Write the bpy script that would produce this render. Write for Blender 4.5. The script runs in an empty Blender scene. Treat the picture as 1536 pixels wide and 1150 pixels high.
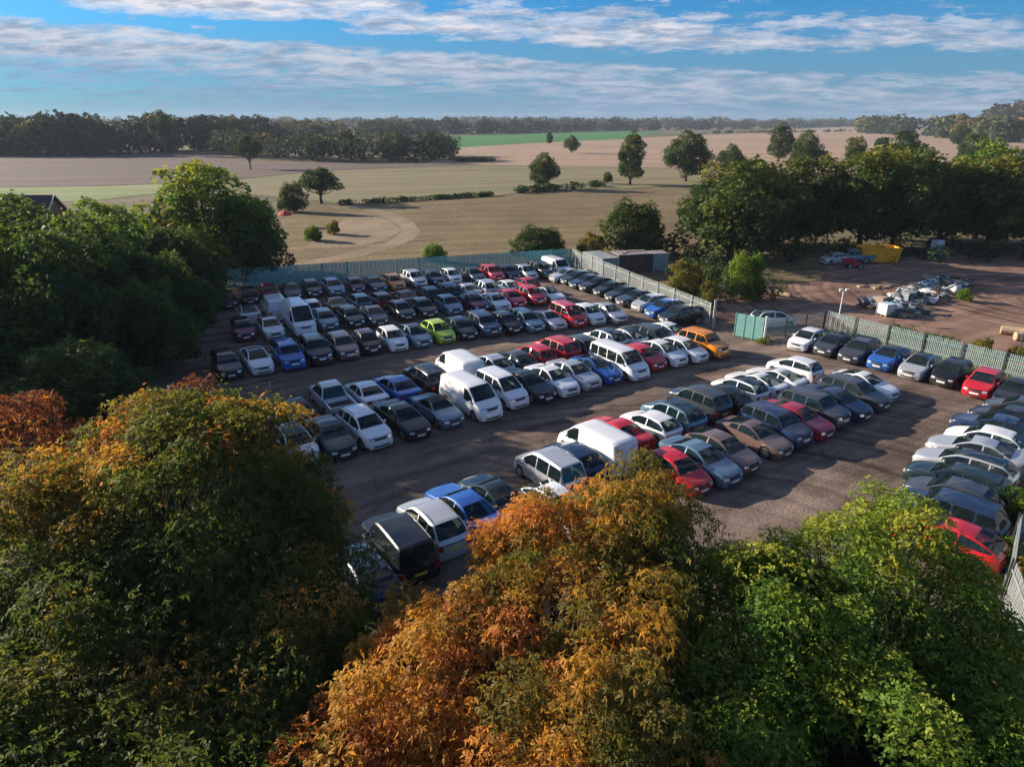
import bpy, math, random
import numpy as np
from mathutils import Vector, Matrix

# ------------------------------------------------------------------ camera, sky, sun, exposure
scene = bpy.context.scene
COL = scene.collection
RAD = math.radians
random.seed(7)

FOCAL, PITCH, CAM_H = 1010.0, math.atan(394.0 / 1010.0), 17.0
cam = bpy.data.cameras.new('camera')
cam_ob = bpy.data.objects.new('camera', cam)
COL.objects.link(cam_ob)
cam_ob.location = (0, 0, CAM_H)
cam_ob.rotation_euler = (math.pi / 2 - PITCH, 0, 0)
cam.sensor_fit = 'HORIZONTAL'
cam.sensor_width = 36
cam.lens = 36 * FOCAL / 1536
cam.clip_start = 0.1
cam.clip_end = 20000
scene.camera = cam_ob

SUN_EL, SUN_AZ = RAD(17.5), RAD(158)          # azimuth measured anticlockwise from +X
TO_SUN = Vector((math.cos(SUN_EL) * math.cos(SUN_AZ), math.cos(SUN_EL) * math.sin(SUN_AZ), math.sin(SUN_EL)))
sun = bpy.data.lights.new('sun', 'SUN')
sun.energy = 5.0
sun.angle = RAD(0.5)
sun.color = (1.0, 0.86, 0.70)
sun_ob = bpy.data.objects.new('sun', sun)
COL.objects.link(sun_ob)
sun_ob.rotation_euler = TO_SUN.to_track_quat('Z', 'Y').to_euler()

world = bpy.data.worlds.new('World')
scene.world = world
world.use_nodes = True
wt = world.node_tree
wt.nodes.clear()


def N(tree, typ, **kw):
    n = tree.nodes.new(typ)
    for k, v in kw.items():
        if k.startswith('i_'):
            key = k[2:]
            n.inputs[int(key) if key.isdigit() else key.replace('_', ' ')].default_value = v
        else:
            setattr(n, k, v)
    return n


def math_node(tree, op, a, b=None, c=None, clamp=False):
    n = tree.nodes.new('ShaderNodeMath')
    n.operation = op
    n.use_clamp = clamp
    for i, v in enumerate((a, b, c)):
        if v is None:
            continue
        if isinstance(v, (int, float)):
            n.inputs[i].default_value = v
        else:
            tree.links.new(v, n.inputs[i])
    return n.outputs[0]


def mix_node(tree, fac, a, b, blend='MIX'):
    n = tree.nodes.new('ShaderNodeMix')
    n.data_type = 'RGBA'
    n.blend_type = blend
    for sock, v in ((n.inputs[0], fac), (n.inputs[6], a), (n.inputs[7], b)):
        if isinstance(v, (int, float)):
            sock.default_value = v
        elif isinstance(v, tuple):
            sock.default_value = (*v, 1) if len(v) == 3 else v
        else:
            tree.links.new(v, sock)
    return n.outputs[2]


def ramp_node(tree, fac, stops, interp='LINEAR'):
    n = tree.nodes.new('ShaderNodeValToRGB')
    n.color_ramp.interpolation = interp
    el = n.color_ramp.elements
    while len(el) < len(stops):
        el.new(0.5)
    for e, (p, c) in zip(el, stops):
        e.position = p
        e.color = (c, c, c, 1) if isinstance(c, (int, float)) else (*c, 1)
    tree.links.new(fac, n.inputs[0])
    return n.outputs[0]


def build_sky():
    t = wt
    L = t.links.new
    sky = N(t, 'ShaderNodeTexSky', sky_type='NISHITA', sun_disc=False, sun_elevation=SUN_EL,
            sun_rotation=math.pi / 2 - SUN_AZ, altitude=100, air_density=1.0, dust_density=0.6, ozone_density=2.5)
    tint = mix_node(t, 1.0, sky.outputs[0], (0.17, 0.66, 1.12), 'MULTIPLY')
    co = N(t, 'ShaderNodeTexCoord')
    sep = N(t, 'ShaderNodeSeparateXYZ')
    L(co.outputs['Generated'], sep.inputs[0])
    zc = math_node(t, 'ADD', math_node(t, 'MAXIMUM', sep.outputs[2], 0.0), 0.16)
    u = math_node(t, 'DIVIDE', sep.outputs[0], zc)
    v = math_node(t, 'DIVIDE', sep.outputs[1], zc)
    cmb = N(t, 'ShaderNodeCombineXYZ')
    L(u, cmb.inputs[0]); L(v, cmb.inputs[1])

    def noise(scale, detail, rough, loc, rot, sc, dist=0.0):
        m = N(t, 'ShaderNodeMapping')
        m.inputs['Location'].default_value = loc
        m.inputs['Rotation'].default_value = (0, 0, rot)
        m.inputs['Scale'].default_value = sc
        L(cmb.outputs[0], m.inputs[0])
        n = N(t, 'ShaderNodeTexNoise')
        n.inputs['Scale'].default_value = scale
        n.inputs['Detail'].default_value = detail
        n.inputs['Roughness'].default_value = rough
        n.inputs['Distortion'].default_value = dist
        L(m.outputs[0], n.inputs['Vector'])
        return n.outputs[0]

    # layered cloud banks that run down towards the right
    hyp = math_node(t, 'SQRT', math_node(t, 'ADD', math_node(t, 'MULTIPLY', sep.outputs[0], sep.outputs[0]), math_node(t, 'ADD', math_node(t, 'MULTIPLY', sep.outputs[1], sep.outputs[1]), 0.0001)))
    side = math_node(t, 'DIVIDE', sep.outputs[0], hyp)
    lay = math_node(t, 'ADD', math_node(t, 'MULTIPLY', sep.outputs[2], 57.3), math_node(t, 'MULTIPLY', side, 3.0))
    wob = noise(1.1, 3, 0.55, (7.7, 1.2, 0), 0, (1, 1, 1))
    lay = math_node(t, 'ADD', lay, math_node(t, 'MULTIPLY', math_node(t, 'SUBTRACT', wob, 0.5), 1.5))
    bank = ramp_node(t, math_node(t, 'DIVIDE', lay, 12.0), ((0.0, 0.42), (0.12, 0.56), (0.26, 0.76), (0.35, 0.66), (0.395, 0.14), (0.44, 0.20), (0.51, 0.82), (0.60, 0.62), (0.70, 0.36), (1.0, 0.48)))
    rt = ramp_node(t, side, ((0.10, 0.0), (0.42, 1.0)), 'EASE')
    bank = math_node(t, 'SUBTRACT', bank, math_node(t, 'MULTIPLY', rt, 0.14))
    big = noise(0.8, 3, 0.5, CLOUD_LOC, RAD(12), (0.75, 0.9, 1), 0.35)
    fine = noise(5.2, 13, 0.68, (4.2, 9.1, 0), RAD(10), (0.75, 1.0, 1), 0.25)
    shade = noise(4.6, 12, 0.68, (4.27, 9.24, 0), RAD(10), (0.75, 1.1, 1), 0.25)
    dens = math_node(t, 'ADD', math_node(t, 'MULTIPLY', big, 0.45), math_node(t, 'ADD', math_node(t, 'MULTIPLY', fine, 1.0), math_node(t, 'MULTIPLY', bank, 0.50)))
    mask = ramp_node(t, math_node(t, 'DIVIDE', dens, 1.63), ((0.54, 0.0), (0.615, 0.55), (0.71, 0.95)), 'EASE')
    cloud = ramp_node(t, shade, ((0.32, (0.18, 0.29, 0.44)), (0.44, (0.48, 0.52, 0.62)), (0.56, (0.90, 0.86, 0.90))))
    cloud = mix_node(t, 1.0, cloud, (7.8, 7.8, 7.8), 'MULTIPLY')
    under = ramp_node(t, math_node(t, 'DIVIDE', lay, 12.0), ((0.05, (0.42, 0.58, 0.76)), (0.13, (0.58, 0.70, 0.86)), (0.22, (1.0, 1.0, 1.0))))
    cloud = mix_node(t, 1.0, cloud, under, 'MULTIPLY')
    withc = mix_node(t, mask, tint, cloud)
    low = ramp_node(t, sep.outputs[2], ((0.0, 1.0), (0.045, 0.82), (0.15, 0.0)), 'EASE')
    lowm = math_node(t, 'MULTIPLY', low, 0.66)
    hz = mix_node(t, lowm, withc, (1.5, 2.5, 3.9))
    bg = N(t, 'ShaderNodeBackground')
    bg.inputs[1].default_value = 0.061
    L(hz, bg.inputs[0])
    out = N(t, 'ShaderNodeOutputWorld')
    L(bg.outputs[0], out.inputs[0])


CLOUD_LOC = (1.3, 2.2, 0)
build_sky()

vs = scene.view_settings
vs.view_transform = 'Standard'
vs.look = 'None'
vs.gamma = 1
vs.use_curve_mapping = False
vs.exposure = 1.08
scene.render.engine = 'CYCLES'
cy = scene.cycles
cy.use_denoising = True
cy.max_bounces = 5
cy.diffuse_bounces = 2
cy.glossy_bounces = 3
cy.transmission_bounces = 3
cy.transparent_max_bounces = 10
cy.volume_bounces = 0
cy.sample_clamp_indirect = 6
cy.caustics_reflective = False
cy.caustics_refractive = False


# ------------------------------------------------------------------ helpers
def ground_at(px, py, z=0.0):
    """The point at height z that a survey sighting (photo column, photo row) fell on."""
    c, s = math.cos(PITCH), math.sin(PITCH)
    X, Y = (px - 768) / FOCAL, -(py - 575) / FOCAL
    d = Vector((X, c + Y * s, -s + Y * c))
    k = -(CAM_H - z) / d.z
    return Vector((d.x * k, d.y * k, z))


def tag(o, label=None, category=None, group=None, kind=None):
    if label: o['label'] = label
    if category: o['category'] = category
    if group: o['group'] = group
    if kind: o['kind'] = kind
    return o


def empty(name, loc=(0, 0, 0), rz=0.0):
    o = bpy.data.objects.new(name, None)
    o.location = loc
    o.rotation_euler = (0, 0, rz)
    o.empty_display_size = 0.3
    COL.objects.link(o)
    return o


def obj(name, mesh, parent=None, loc=None, rot=None):
    o = bpy.data.objects.new(name, mesh)
    COL.objects.link(o)
    if parent: o.parent = parent
    if loc is not None: o.location = loc
    if rot is not None: o.rotation_euler = rot
    return o


def np_mesh(name, verts, faces_flat, counts, mat=None, smooth=False, tint=None):
    """Mesh from numpy arrays: vertices (n,3), flat loop indices, loop count per face."""
    me = bpy.data.meshes.new(name)
    verts = np.asarray(verts, dtype=np.float32)
    faces_flat = np.asarray(faces_flat, dtype=np.int32)
    counts = np.asarray(counts, dtype=np.int32)
    me.vertices.add(len(verts))
    me.vertices.foreach_set('co', verts.ravel())
    me.loops.add(len(faces_flat))
    me.loops.foreach_set('vertex_index', faces_flat)
    me.polygons.add(len(counts))
    starts = np.concatenate(([0], np.cumsum(counts)[:-1])).astype(np.int32)
    me.polygons.foreach_set('loop_start', starts)
    me.polygons.foreach_set('loop_total', counts)
    if smooth:
        me.polygons.foreach_set('use_smooth', np.ones(len(counts), dtype=bool))
    if tint is not None:
        a = me.attributes.new('tint', 'FLOAT', 'FACE')
        a.data.foreach_set('value', np.asarray(tint, dtype=np.float32))
    me.update(calc_edges=True)
    me.validate()
    if mat: me.materials.append(mat)
    return me


class MB:
    """Collects boxes, tubes and sheets into one mesh."""
    def __init__(self):
        self.v, self.f = [], []

    def add(self, vs_, fs_):
        b = len(self.v)
        self.v += [tuple(p) for p in vs_]
        self.f += [tuple(i + b for i in f) for f in fs_]

    def box(self, c, s, rz=0.0, rx=0.0, ry=0.0, taper=1.0):
        m = Matrix.Rotation(rz, 3, 'Z') @ Matrix.Rotation(ry, 3, 'Y') @ Matrix.Rotation(rx, 3, 'X')
        p = []
        for z in (-1, 1):
            k = taper if z > 0 else 1.0
            for x, y in ((-1, -1), (1, -1), (1, 1), (-1, 1)):
                p.append(Vector(c) + m @ Vector((x * s[0] / 2 * k, y * s[1] / 2 * k, z * s[2] / 2)))
        self.add(p, [(3, 2, 1, 0), (4, 5, 6, 7), (0, 1, 5, 4), (1, 2, 6, 5), (2, 3, 7, 6), (3, 0, 4, 7)])

    def tube(self, pts, radii, n=6, caps=True):
        pts = [Vector(p) for p in pts]
        if isinstance(radii, (int, float)): radii = [radii] * len(pts)
        rings = []
        for i, p in enumerate(pts):
            d = (pts[min(i + 1, len(pts) - 1)] - pts[max(i - 1, 0)])
            d = d.normalized() if d.length > 1e-6 else Vector((0, 0, 1))
            a = d.orthogonal().normalized() if abs(d.z) > 0.95 else d.cross(Vector((0, 0, 1))).normalized()
            b = d.cross(a)
            rings.append([p + (a * math.cos(2 * math.pi * k / n) + b * math.sin(2 * math.pi * k / n)) * radii[i] for k in range(n)])
        vs_ = [q for r in rings for q in r]
        fs_ = []
        for i in range(len(pts) - 1):
            for k in range(n):
                fs_.append((i * n + k, i * n + (k + 1) % n, (i + 1) * n + (k + 1) % n, (i + 1) * n + k))
        if caps:
            fs_.append(tuple(range(n))[::-1])
            fs_.append(tuple((len(pts) - 1) * n + k for k in range(n)))
        self.add(vs_, fs_)

    def mesh(self, name, mat=None, smooth=False):
        me = bpy.data.meshes.new(name)
        me.from_pydata(self.v, [], self.f)
        me.update()
        if smooth:
            me.polygons.foreach_set('use_smooth', np.ones(len(me.polygons), dtype=bool))
        if mat: me.materials.append(mat)
        return me

    def build(self, name, mat, parent=None, smooth=False):
        return obj(name, self.mesh(name, mat, smooth), parent)


def new_mat(name):
    m = bpy.data.materials.new(name)
    m.use_nodes = True
    t = m.node_tree
    t.nodes.clear()
    out = t.nodes.new('ShaderNodeOutputMaterial')
    return m, t, out


def pmat(name, col, rough=0.6, metal=0.0, coat=0.0, spec=0.5, var=0.0, vscale=3.0, bump=0.0, bscale=30.0, emit=None):
    """Principled material with optional colour mottling and fine relief."""
    m, t, out = new_mat(name)
    b = N(t, 'ShaderNodeBsdfPrincipled')
    t.links.new(b.outputs[0], out.inputs[0])
    b.inputs['Base Color'].default_value = (*col, 1)
    b.inputs['Roughness'].default_value = rough
    b.inputs['Metallic'].default_value = metal
    b.inputs['Specular IOR Level'].default_value = spec
    b.inputs['Coat Weight'].default_value = coat
    b.inputs['Coat Roughness'].default_value = 0.04
    if var or bump:
        co = N(t, 'ShaderNodeTexCoord')
    if var:
        n = N(t, 'ShaderNodeTexNoise', i_Scale=vscale, i_Detail=5, i_Roughness=0.6)
        t.links.new(co.outputs['Object'], n.inputs['Vector'])
        lo = tuple(c * (1 - var) for c in col)
        hi = tuple(min(1, c * (1 + var)) for c in col)
        t.links.new(ramp_node(t, n.outputs[0], ((0.3, lo), (0.7, hi))), b.inputs['Base Color'])
    if bump:
        n2 = N(t, 'ShaderNodeTexNoise', i_Scale=bscale, i_Detail=4)
        t.links.new(co.outputs['Object'], n2.inputs['Vector'])
        bp = N(t, 'ShaderNodeBump', i_Strength=bump, i_Distance=0.02)
        t.links.new(n2.outputs[0], bp.inputs['Height'])
        t.links.new(bp.outputs[0], b.inputs['Normal'])
    return m


def ground_mat(name, c0, c1, c2, big=0.03, mid=0.25, fine=5.0, rot=0.0, streak=None, streak_amt=0.5, bump=0.4, rough=0.95, arc=None):
    """Earth, gravel or field: three colours mixed by large, stretched and fine noise, with relief."""
    m, t, out = new_mat(name)
    L = t.links.new
    b = N(t, 'ShaderNodeBsdfPrincipled', i_Roughness=rough)
    b.inputs['Specular IOR Level'].default_value = 0.2
    L(b.outputs[0], out.inputs[0])
    co = N(t, 'ShaderNodeTexCoord')
    mp = N(t, 'ShaderNodeMapping')
    mp.inputs['Rotation'].default_value = (0, 0, rot)
    L(co.outputs['Object'], mp.inputs[0])

    def noise(scale, detail, vec, rough_=0.6, dist=0.0):
        n = N(t, 'ShaderNodeTexNoise', i_Scale=scale, i_Detail=detail, i_Roughness=rough_, i_Distortion=dist)
        L(vec, n.inputs['Vector'])
        return n.outputs[0]
    n_big = noise(big, 4, mp.outputs[0], 0.55, 0.6)
    n_mid = noise(mid, 6, mp.outputs[0], 0.65)
    n_fine = noise(fine, 5, mp.outputs[0], 0.7)
    f = math_node(t, 'ADD', math_node(t, 'MULTIPLY', n_big, 0.5), math_node(t, 'MULTIPLY', n_mid, 0.5))
    col = ramp_node(t, f, ((0.38, c0), (0.5, c1), (0.62, c2)))
    if streak:
        m2 = N(t, 'ShaderNodeMapping')
        m2.inputs['Scale'].default_value = (streak[0], streak[1], 1)
        L(mp.outputs[0], m2.inputs[0])
        s = noise(1.0, 4, m2.outputs[0], 0.6, 0.25)
        s = ramp_node(t, s, ((0.35, 0.0), (0.65, 1.0)))
        dark = mix_node(t, streak_amt, col, c0, 'MIX')
        lite = mix_node(t, streak_amt, col, c2, 'MIX')
        col = mix_node(t, s, dark, lite)
    if arc:
        # wheel ruts that swing round a centre, worn unevenly, and oil-dark blotches
        sp = N(t, 'ShaderNodeSeparateXYZ')
        L(co.outputs['Object'], sp.inputs[0])
        dx, dy = math_node(t, 'SUBTRACT', sp.outputs[0], arc[0]), math_node(t, 'SUBTRACT', sp.outputs[1], arc[1])
        rad = math_node(t, 'SQRT', math_node(t, 'ADD', math_node(t, 'MULTIPLY', dx, dx), math_node(t, 'MULTIPLY', math_node(t, 'MULTIPLY', dy, dy), arc[2])))
        rad = math_node(t, 'ADD', rad, math_node(t, 'MULTIPLY', n_big, 5.0))
        cr = N(t, 'ShaderNodeCombineXYZ')
        L(math_node(t, 'MULTIPLY', rad, 1.5), cr.inputs[0])
        L(math_node(t, 'MULTIPLY', n_big, 3.0), cr.inputs[1])
        rut = ramp_node(t, noise(1.0, 3, cr.outputs[0], 0.6), ((0.36, 0.50), (0.5, 0.98), (0.66, 1.40)))
        wear = ramp_node(t, noise(0.07, 3, co.outputs['Object'], 0.5), ((0.38, 0.0), (0.60, 1.0)))
        col = mix_node(t, wear, col, mix_node(t, 1.0, col, rut, 'MULTIPLY'))
        vo = ramp_node(t, noise(0.5, 6, co.outputs['Object'], 0.7, 1.0), ((0.30, 0.45), (0.42, 1.0)))
        col = mix_node(t, 1.0, col, vo, 'MULTIPLY')
    g = ramp_node(t, n_fine, ((0.3, 0.62), (0.7, 1.35)))
    col = mix_node(t, 1.0, col, g, 'MULTIPLY')
    L(col, b.inputs['Base Color'])
    if bump:
        h = math_node(t, 'ADD', n_fine, math_node(t, 'MULTIPLY', n_mid, 1.5))
        bp = N(t, 'ShaderNodeBump', i_Strength=bump, i_Distance=0.06)
        L(h, bp.inputs['Height'])
        L(bp.outputs[0], b.inputs['Normal'])
    return m


def leaf_mat(name, stops, trans=0.42, rough=0.62):
    m, t, out = new_mat(name)
    L = t.links.new
    at = N(t, 'ShaderNodeAttribute', attribute_name='tint')
    col = ramp_node(t, at.outputs['Fac'], stops)
    b = N(t, 'ShaderNodeBsdfPrincipled', i_Roughness=rough)
    b.inputs['Specular IOR Level'].default_value = 0.16
    L(col, b.inputs['Base Color'])
    tr = N(t, 'ShaderNodeBsdfTranslucent')
    L(mix_node(t, 1.0, col, (1.25, 1.2, 0.7), 'MULTIPLY'), tr.inputs[0])
    mx = N(t, 'ShaderNodeMixShader')
    mx.inputs[0].default_value = trans
    L(b.outputs[0], mx.inputs[1]); L(tr.outputs[0], mx.inputs[2])
    L(mx.outputs[0], out.inputs[0])
    return m


# ------------------------------------------------------------------ ground, lot, yard, fields
M = {}
M['lot'] = ground_mat('gravel_lot', (0.072, 0.052, 0.040), (0.152, 0.110, 0.084), (0.30, 0.222, 0.172), 0.045, 0.35, 7.0,
                      RAD(-31), (0.10, 0.85), 0.5, 0.7, arc=(8.0, 22.0, 1.6))
M['yard'] = ground_mat('yard_earth', (0.11, 0.064, 0.044), (0.225, 0.132, 0.094), (0.37, 0.235, 0.17), 0.04, 0.3, 5.0,
                       RAD(-28), (0.06, 0.75), 0.5, 0.7, arc=(55.0, 66.0, 1.0))
M['verge'] = ground_mat('verge_grass', (0.055, 0.062, 0.022), (0.11, 0.105, 0.045), (0.24, 0.18, 0.09), 0.06, 0.5, 6.0, bump=0.6)
M['base'] = ground_mat('field_base', (0.085, 0.09, 0.038), (0.15, 0.125, 0.065), (0.22, 0.17, 0.10), 0.008, 0.05, 1.2, bump=0.3)
M['near_field'] = ground_mat('near_stubble', (0.105, 0.071, 0.038), (0.185, 0.135, 0.068), (0.265, 0.205, 0.095), 0.016, 0.12, 1.3,
                             RAD(-12), (0.02, 0.42), 0.5, 0.9)
M['mid_field'] = ground_mat('grassy_stubble', (0.135, 0.150, 0.058), (0.215, 0.195, 0.092), (0.30, 0.225, 0.135), 0.012, 0.06, 1.2,
                            RAD(-14), (0.006, 0.20), 0.75, 0.4)
M['pink_field'] = ground_mat('drilled_soil', (0.27, 0.180, 0.118), (0.36, 0.248, 0.165), (0.45, 0.325, 0.220), 0.006, 0.03, 0.5,
                             RAD(-6), (0.003, 0.11), 0.65, 0.2)
M['left_field'] = ground_mat('harrowed_soil', (0.105, 0.078, 0.066), (0.14, 0.104, 0.086), (0.185, 0.138, 0.112), 0.006, 0.03, 0.6,
                             RAD(-10), (0.003, 0.13), 0.65, 0.2)
M['green_field'] = ground_mat('green_crop', (0.035, 0.145, 0.035), (0.05, 0.19, 0.045), (0.07, 0.225, 0.06), 0.006, 0.03, 0.5,
                              RAD(-4), (0.004, 0.08), 0.3, 0.1)
M['pasture'] = ground_mat('pasture', (0.15, 0.20, 0.07), (0.23, 0.27, 0.10), (0.30, 0.31, 0.14), 0.012, 0.06, 1.0,
                          RAD(-8), (0.006, 0.10), 0.4, 0.2)
M['track'] = ground_mat('farm_track', (0.20, 0.15, 0.09), (0.26, 0.195, 0.12), (0.33, 0.25, 0.155), 0.05, 0.15, 2.0, bump=0.3)


def sheet(name, pts, z, mat):
    """A flat sheet over the outline pts (photo sightings or (x, y) metres)."""
    me = bpy.data.meshes.new(name)
    me.from_pydata([(p[0], p[1], z) for p in pts], [], [tuple(range(len(pts)))])
    me.update()
    if me.polygons[0].normal.z < 0:
        me.flip_normals()
    me.materials.append(mat)
    return tag(obj(name, me), kind='structure')


def sight(*pts):
    return [ground_at(x, y) for x, y in pts]


def ribbon(name, pts, width, z, mat):
    v, fcs = [], []
    pts = [Vector((p[0], p[1])) for p in pts]
    for i, p in enumerate(pts):
        d = (pts[min(i + 1, len(pts) - 1)] - pts[max(i - 1, 0)]).normalized()
        n = Vector((-d.y, d.x)) * width * 0.5 * (0.85 + 0.3 * random.random())
        v += [(p.x + n.x, p.y + n.y, z), (p.x - n.x, p.y - n.y, z)]
    for i in range(len(pts) - 1):
        fcs.append((2 * i, 2 * i + 1, 2 * i + 3, 2 * i + 2))
    me = bpy.data.meshes.new(name)
    me.from_pydata(v, [], fcs)
    me.update()
    me.materials.append(mat)
    return tag(obj(name, me), kind='structure')


def smooth_path(pts, n=8):
    pts = [Vector((p[0], p[1])) for p in pts]
    out = []
    for i in range(len(pts) - 1):
        p0, p1, p2, p3 = pts[max(i - 1, 0)], pts[i], pts[i + 1], pts[min(i + 2, len(pts) - 1)]
        for k in range(n):
            t = k / n
            out.append(0.5 * ((2 * p1) + (p2 - p0) * t + (2 * p0 - 5 * p1 + 4 * p2 - p3) * t * t + (3 * p1 - p0 - 3 * p2 + p3) * t ** 3))
    out.append(pts[-1])
    return out


sheet('ground', [(-3000, -150), (3000, -150), (3000, 3000), (-3000, 3000)], -0.05, M['base'])
# fields, far to near
sheet('far_soil_field', sight((640, 246), (690, 221), (930, 208), (1100, 201), (1290, 188.5), (1536, 192), (1700, 196), (1760, 262), (1400, 262), (1000, 252)), 0.0, M['pink_field'])
sheet('green_field', sight((600, 214), (672, 204), (790, 200.5), (900, 197.5), (1000, 198), (930, 209), (800, 214), (690, 221.5)), 0.03, M['green_field'])
sheet('left_soil_field', sight((-500, 232), (330, 231), (395, 243), (560, 246), (690, 245), (720, 247), (600, 251.5), (470, 257), (395, 265), (330, 272), (150, 279), (-500, 288)), 0.02, M['left_field'])
sheet('pasture_strip', sight((-500, 289), (150, 279.5), (330, 272.5), (300, 283), (150, 300), (-100, 312), (-500, 330)), 0.02, M['pasture'])
sheet('grassy_field', sight((330, 273), (395, 265.5), (470, 257.5), (600, 252), (720, 248), (1000, 253), (1240, 258), (1240, 272), (1030, 279), (770, 290), (740, 295), (520, 306), (460, 300), (300, 285)), 0.03, M['mid_field'])
sheet('near_field', sight((520, 307), (740, 296), (770, 291), (1030, 280), (1240, 273), (1240, 420), (1000, 440), (860, 398), (700, 402), (420, 425), (300, 440), (250, 420), (380, 345), (450, 315)), 0.04, M['near_field'])
ribbon('farm_track', smooth_path(sight((380, 425), (445, 400), (520, 385), (590, 366), (616, 346), (590, 326), (540, 311), (500, 312))), 3.2, 0.055, M['track'])
sheet('worn_patch', sight((455, 372), (500, 338), (545, 318), (585, 332), (604, 346), (575, 361), (520, 372)), 0.05, M['track'])
# lot, yard, verges
LOT = [(-31.5, 71.5), (7.6, 84.2), (18.4, 57.0), (21.2, 54.0), (27.6, 56.8), (60, 10), (27, 15.5), (14, 19.8), (5, 19.8), (-3, 20.2), (-9, 20.2), (-40, 24), (-40, 50)]
sheet('verge', [(-60, -8), (60, -8), (64, 40), (62, 100), (10, 100), (-34, 88), (-70, 70), (-75, 20)], -0.02, M['verge'])
sheet('car_park', LOT, 0.004, M['lot'])
sheet('scrap_yard', [(18.6, 57.2), (19.5, 66), (24, 74), (36, 86), (60, 92), (92, 92), (92, 30), (45, 30), (27.9, 57.2), (21.3, 54.4)], 0.0, M['yard'])


# ------------------------------------------------------------------ cars
def colour_paint(name, col, rough=0.32, metal=0.0):
    """Car paint under clear coat with a film of road dust."""
    m, t, out = new_mat(name)
    L = t.links.new
    b = N(t, 'ShaderNodeBsdfPrincipled')
    L(b.outputs[0], out.inputs[0])
    co = N(t, 'ShaderNodeTexCoord')
    n = N(t, 'ShaderNodeTexNoise', i_Scale=1.6, i_Detail=6, i_Roughness=0.65)
    L(co.outputs['Object'], n.inputs['Vector'])
    d = ramp_node(t, n.outputs[0], ((0.5, 0.0), (0.8, 0.045)))
    L(mix_node(t, d, col, (0.26, 0.22, 0.19)), b.inputs['Base Color'])
    L(math_node(t, 'ADD', math_node(t, 'MULTIPLY', n.outputs[0], 0.25), rough - 0.1), b.inputs['Roughness'])
    b.inputs['Metallic'].default_value = metal
    b.inputs['Specular IOR Level'].default_value = 0.15
    b.inputs['Coat Weight'].default_value = 0.9
    L(math_node(t, 'MULTIPLY', n.outputs[0], 0.12), b.inputs['Coat Roughness'])
    return m


PAINT = {
    'white': ('white', colour_paint('paint_white', (0.74, 0.75, 0.76))),
    'silver': ('silver', colour_paint('paint_silver', (0.50, 0.52, 0.54), 0.3, 0.45)),
    'grey': ('dark grey', colour_paint('paint_grey', (0.048, 0.056, 0.066), 0.3, 0.2)),
    'steel': ('blue-grey', colour_paint('paint_steel', (0.12, 0.21, 0.28), 0.3, 0.3)),
    'black': ('black', colour_paint('paint_black', (0.010, 0.011, 0.013))),
    'plumblack': ('plum-black', colour_paint('paint_plumblack', (0.030, 0.010, 0.018))),
    'dkgreen': ('dark green', colour_paint('paint_dkgreen', (0.010, 0.024, 0.026))),
    'navy': ('navy blue', colour_paint('paint_navy', (0.012, 0.028, 0.075))),
    'blue': ('bright blue', colour_paint('paint_blue', (0.018, 0.10, 0.38))),
    'red': ('red', colour_paint('paint_red', (0.52, 0.015, 0.025))),
    'crimson': ('crimson', colour_paint('paint_crimson', (0.34, 0.010, 0.040))),
    'maroon': ('maroon', colour_paint('paint_maroon', (0.16, 0.010, 0.028))),
    'plum': ('plum', colour_paint('paint_plum', (0.11, 0.010, 0.055))),
    'lime': ('lime green', colour_paint('paint_lime', (0.40, 0.58, 0.012))),
    'orange': ('orange', colour_paint('paint_orange', (0.72, 0.24, 0.012))),
    'bronze': ('bronze', colour_paint('paint_bronze', (0.20, 0.135, 0.115), 0.3, 0.4)),
}
M['glass'] = pmat('car_glass', (0.014, 0.026, 0.030), 0.03, spec=0.8, var=0.4, vscale=1.5)


def see_through(name):
    """Tinted car glass: mostly a dark reflecting pane, partly clear so the cabin shows."""
    m, t, out = new_mat(name)
    L = t.links.new
    b = N(t, 'ShaderNodeBsdfPrincipled', i_Roughness=0.03)
    b.inputs['Base Color'].default_value = (0.014, 0.026, 0.030, 1)
    b.inputs['Specular IOR Level'].default_value = 0.8
    tr = N(t, 'ShaderNodeBsdfTransparent')
    tr.inputs[0].default_value = (0.62, 0.74, 0.72, 1)
    mx = N(t, 'ShaderNodeMixShader')
    mx.inputs[0].default_value = 0.5
    L(b.outputs[0], mx.inputs[1]); L(tr.outputs[0], mx.inputs[2]); L(mx.outputs[0], out.inputs[0])
    return m


M['clear_glass'] = see_through('car_window')
M['seat'] = pmat('seat_cloth', (0.045, 0.045, 0.05), 0.9)
M['tyre'] = pmat('tyre', (0.018, 0.017, 0.017), 0.85)
M['rim'] = pmat('alloy_rim', (0.50, 0.49, 0.47), 0.35, 0.7)
M['plastic'] = pmat('black_plastic', (0.022, 0.022, 0.023), 0.6)
M['under'] = pmat('underbody', (0.010, 0.010, 0.010), 0.9)
M['lamp'] = pmat('headlamp', (0.62, 0.66, 0.70), 0.12, 0.3, spec=0.8)
M['taillamp'] = pmat('taillamp', (0.38, 0.012, 0.012), 0.15, spec=0.8)
M['plate_w'] = pmat('plate_white', (0.72, 0.72, 0.70), 0.5)
M['plate_y'] = pmat('plate_yellow', (0.72, 0.48, 0.05), 0.5)
M['chrome'] = pmat('chrome', (0.62, 0.63, 0.64), 0.15, 1.0)
M['softtop'] = pmat('soft_top', (0.030, 0.027, 0.026), 0.9)

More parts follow.
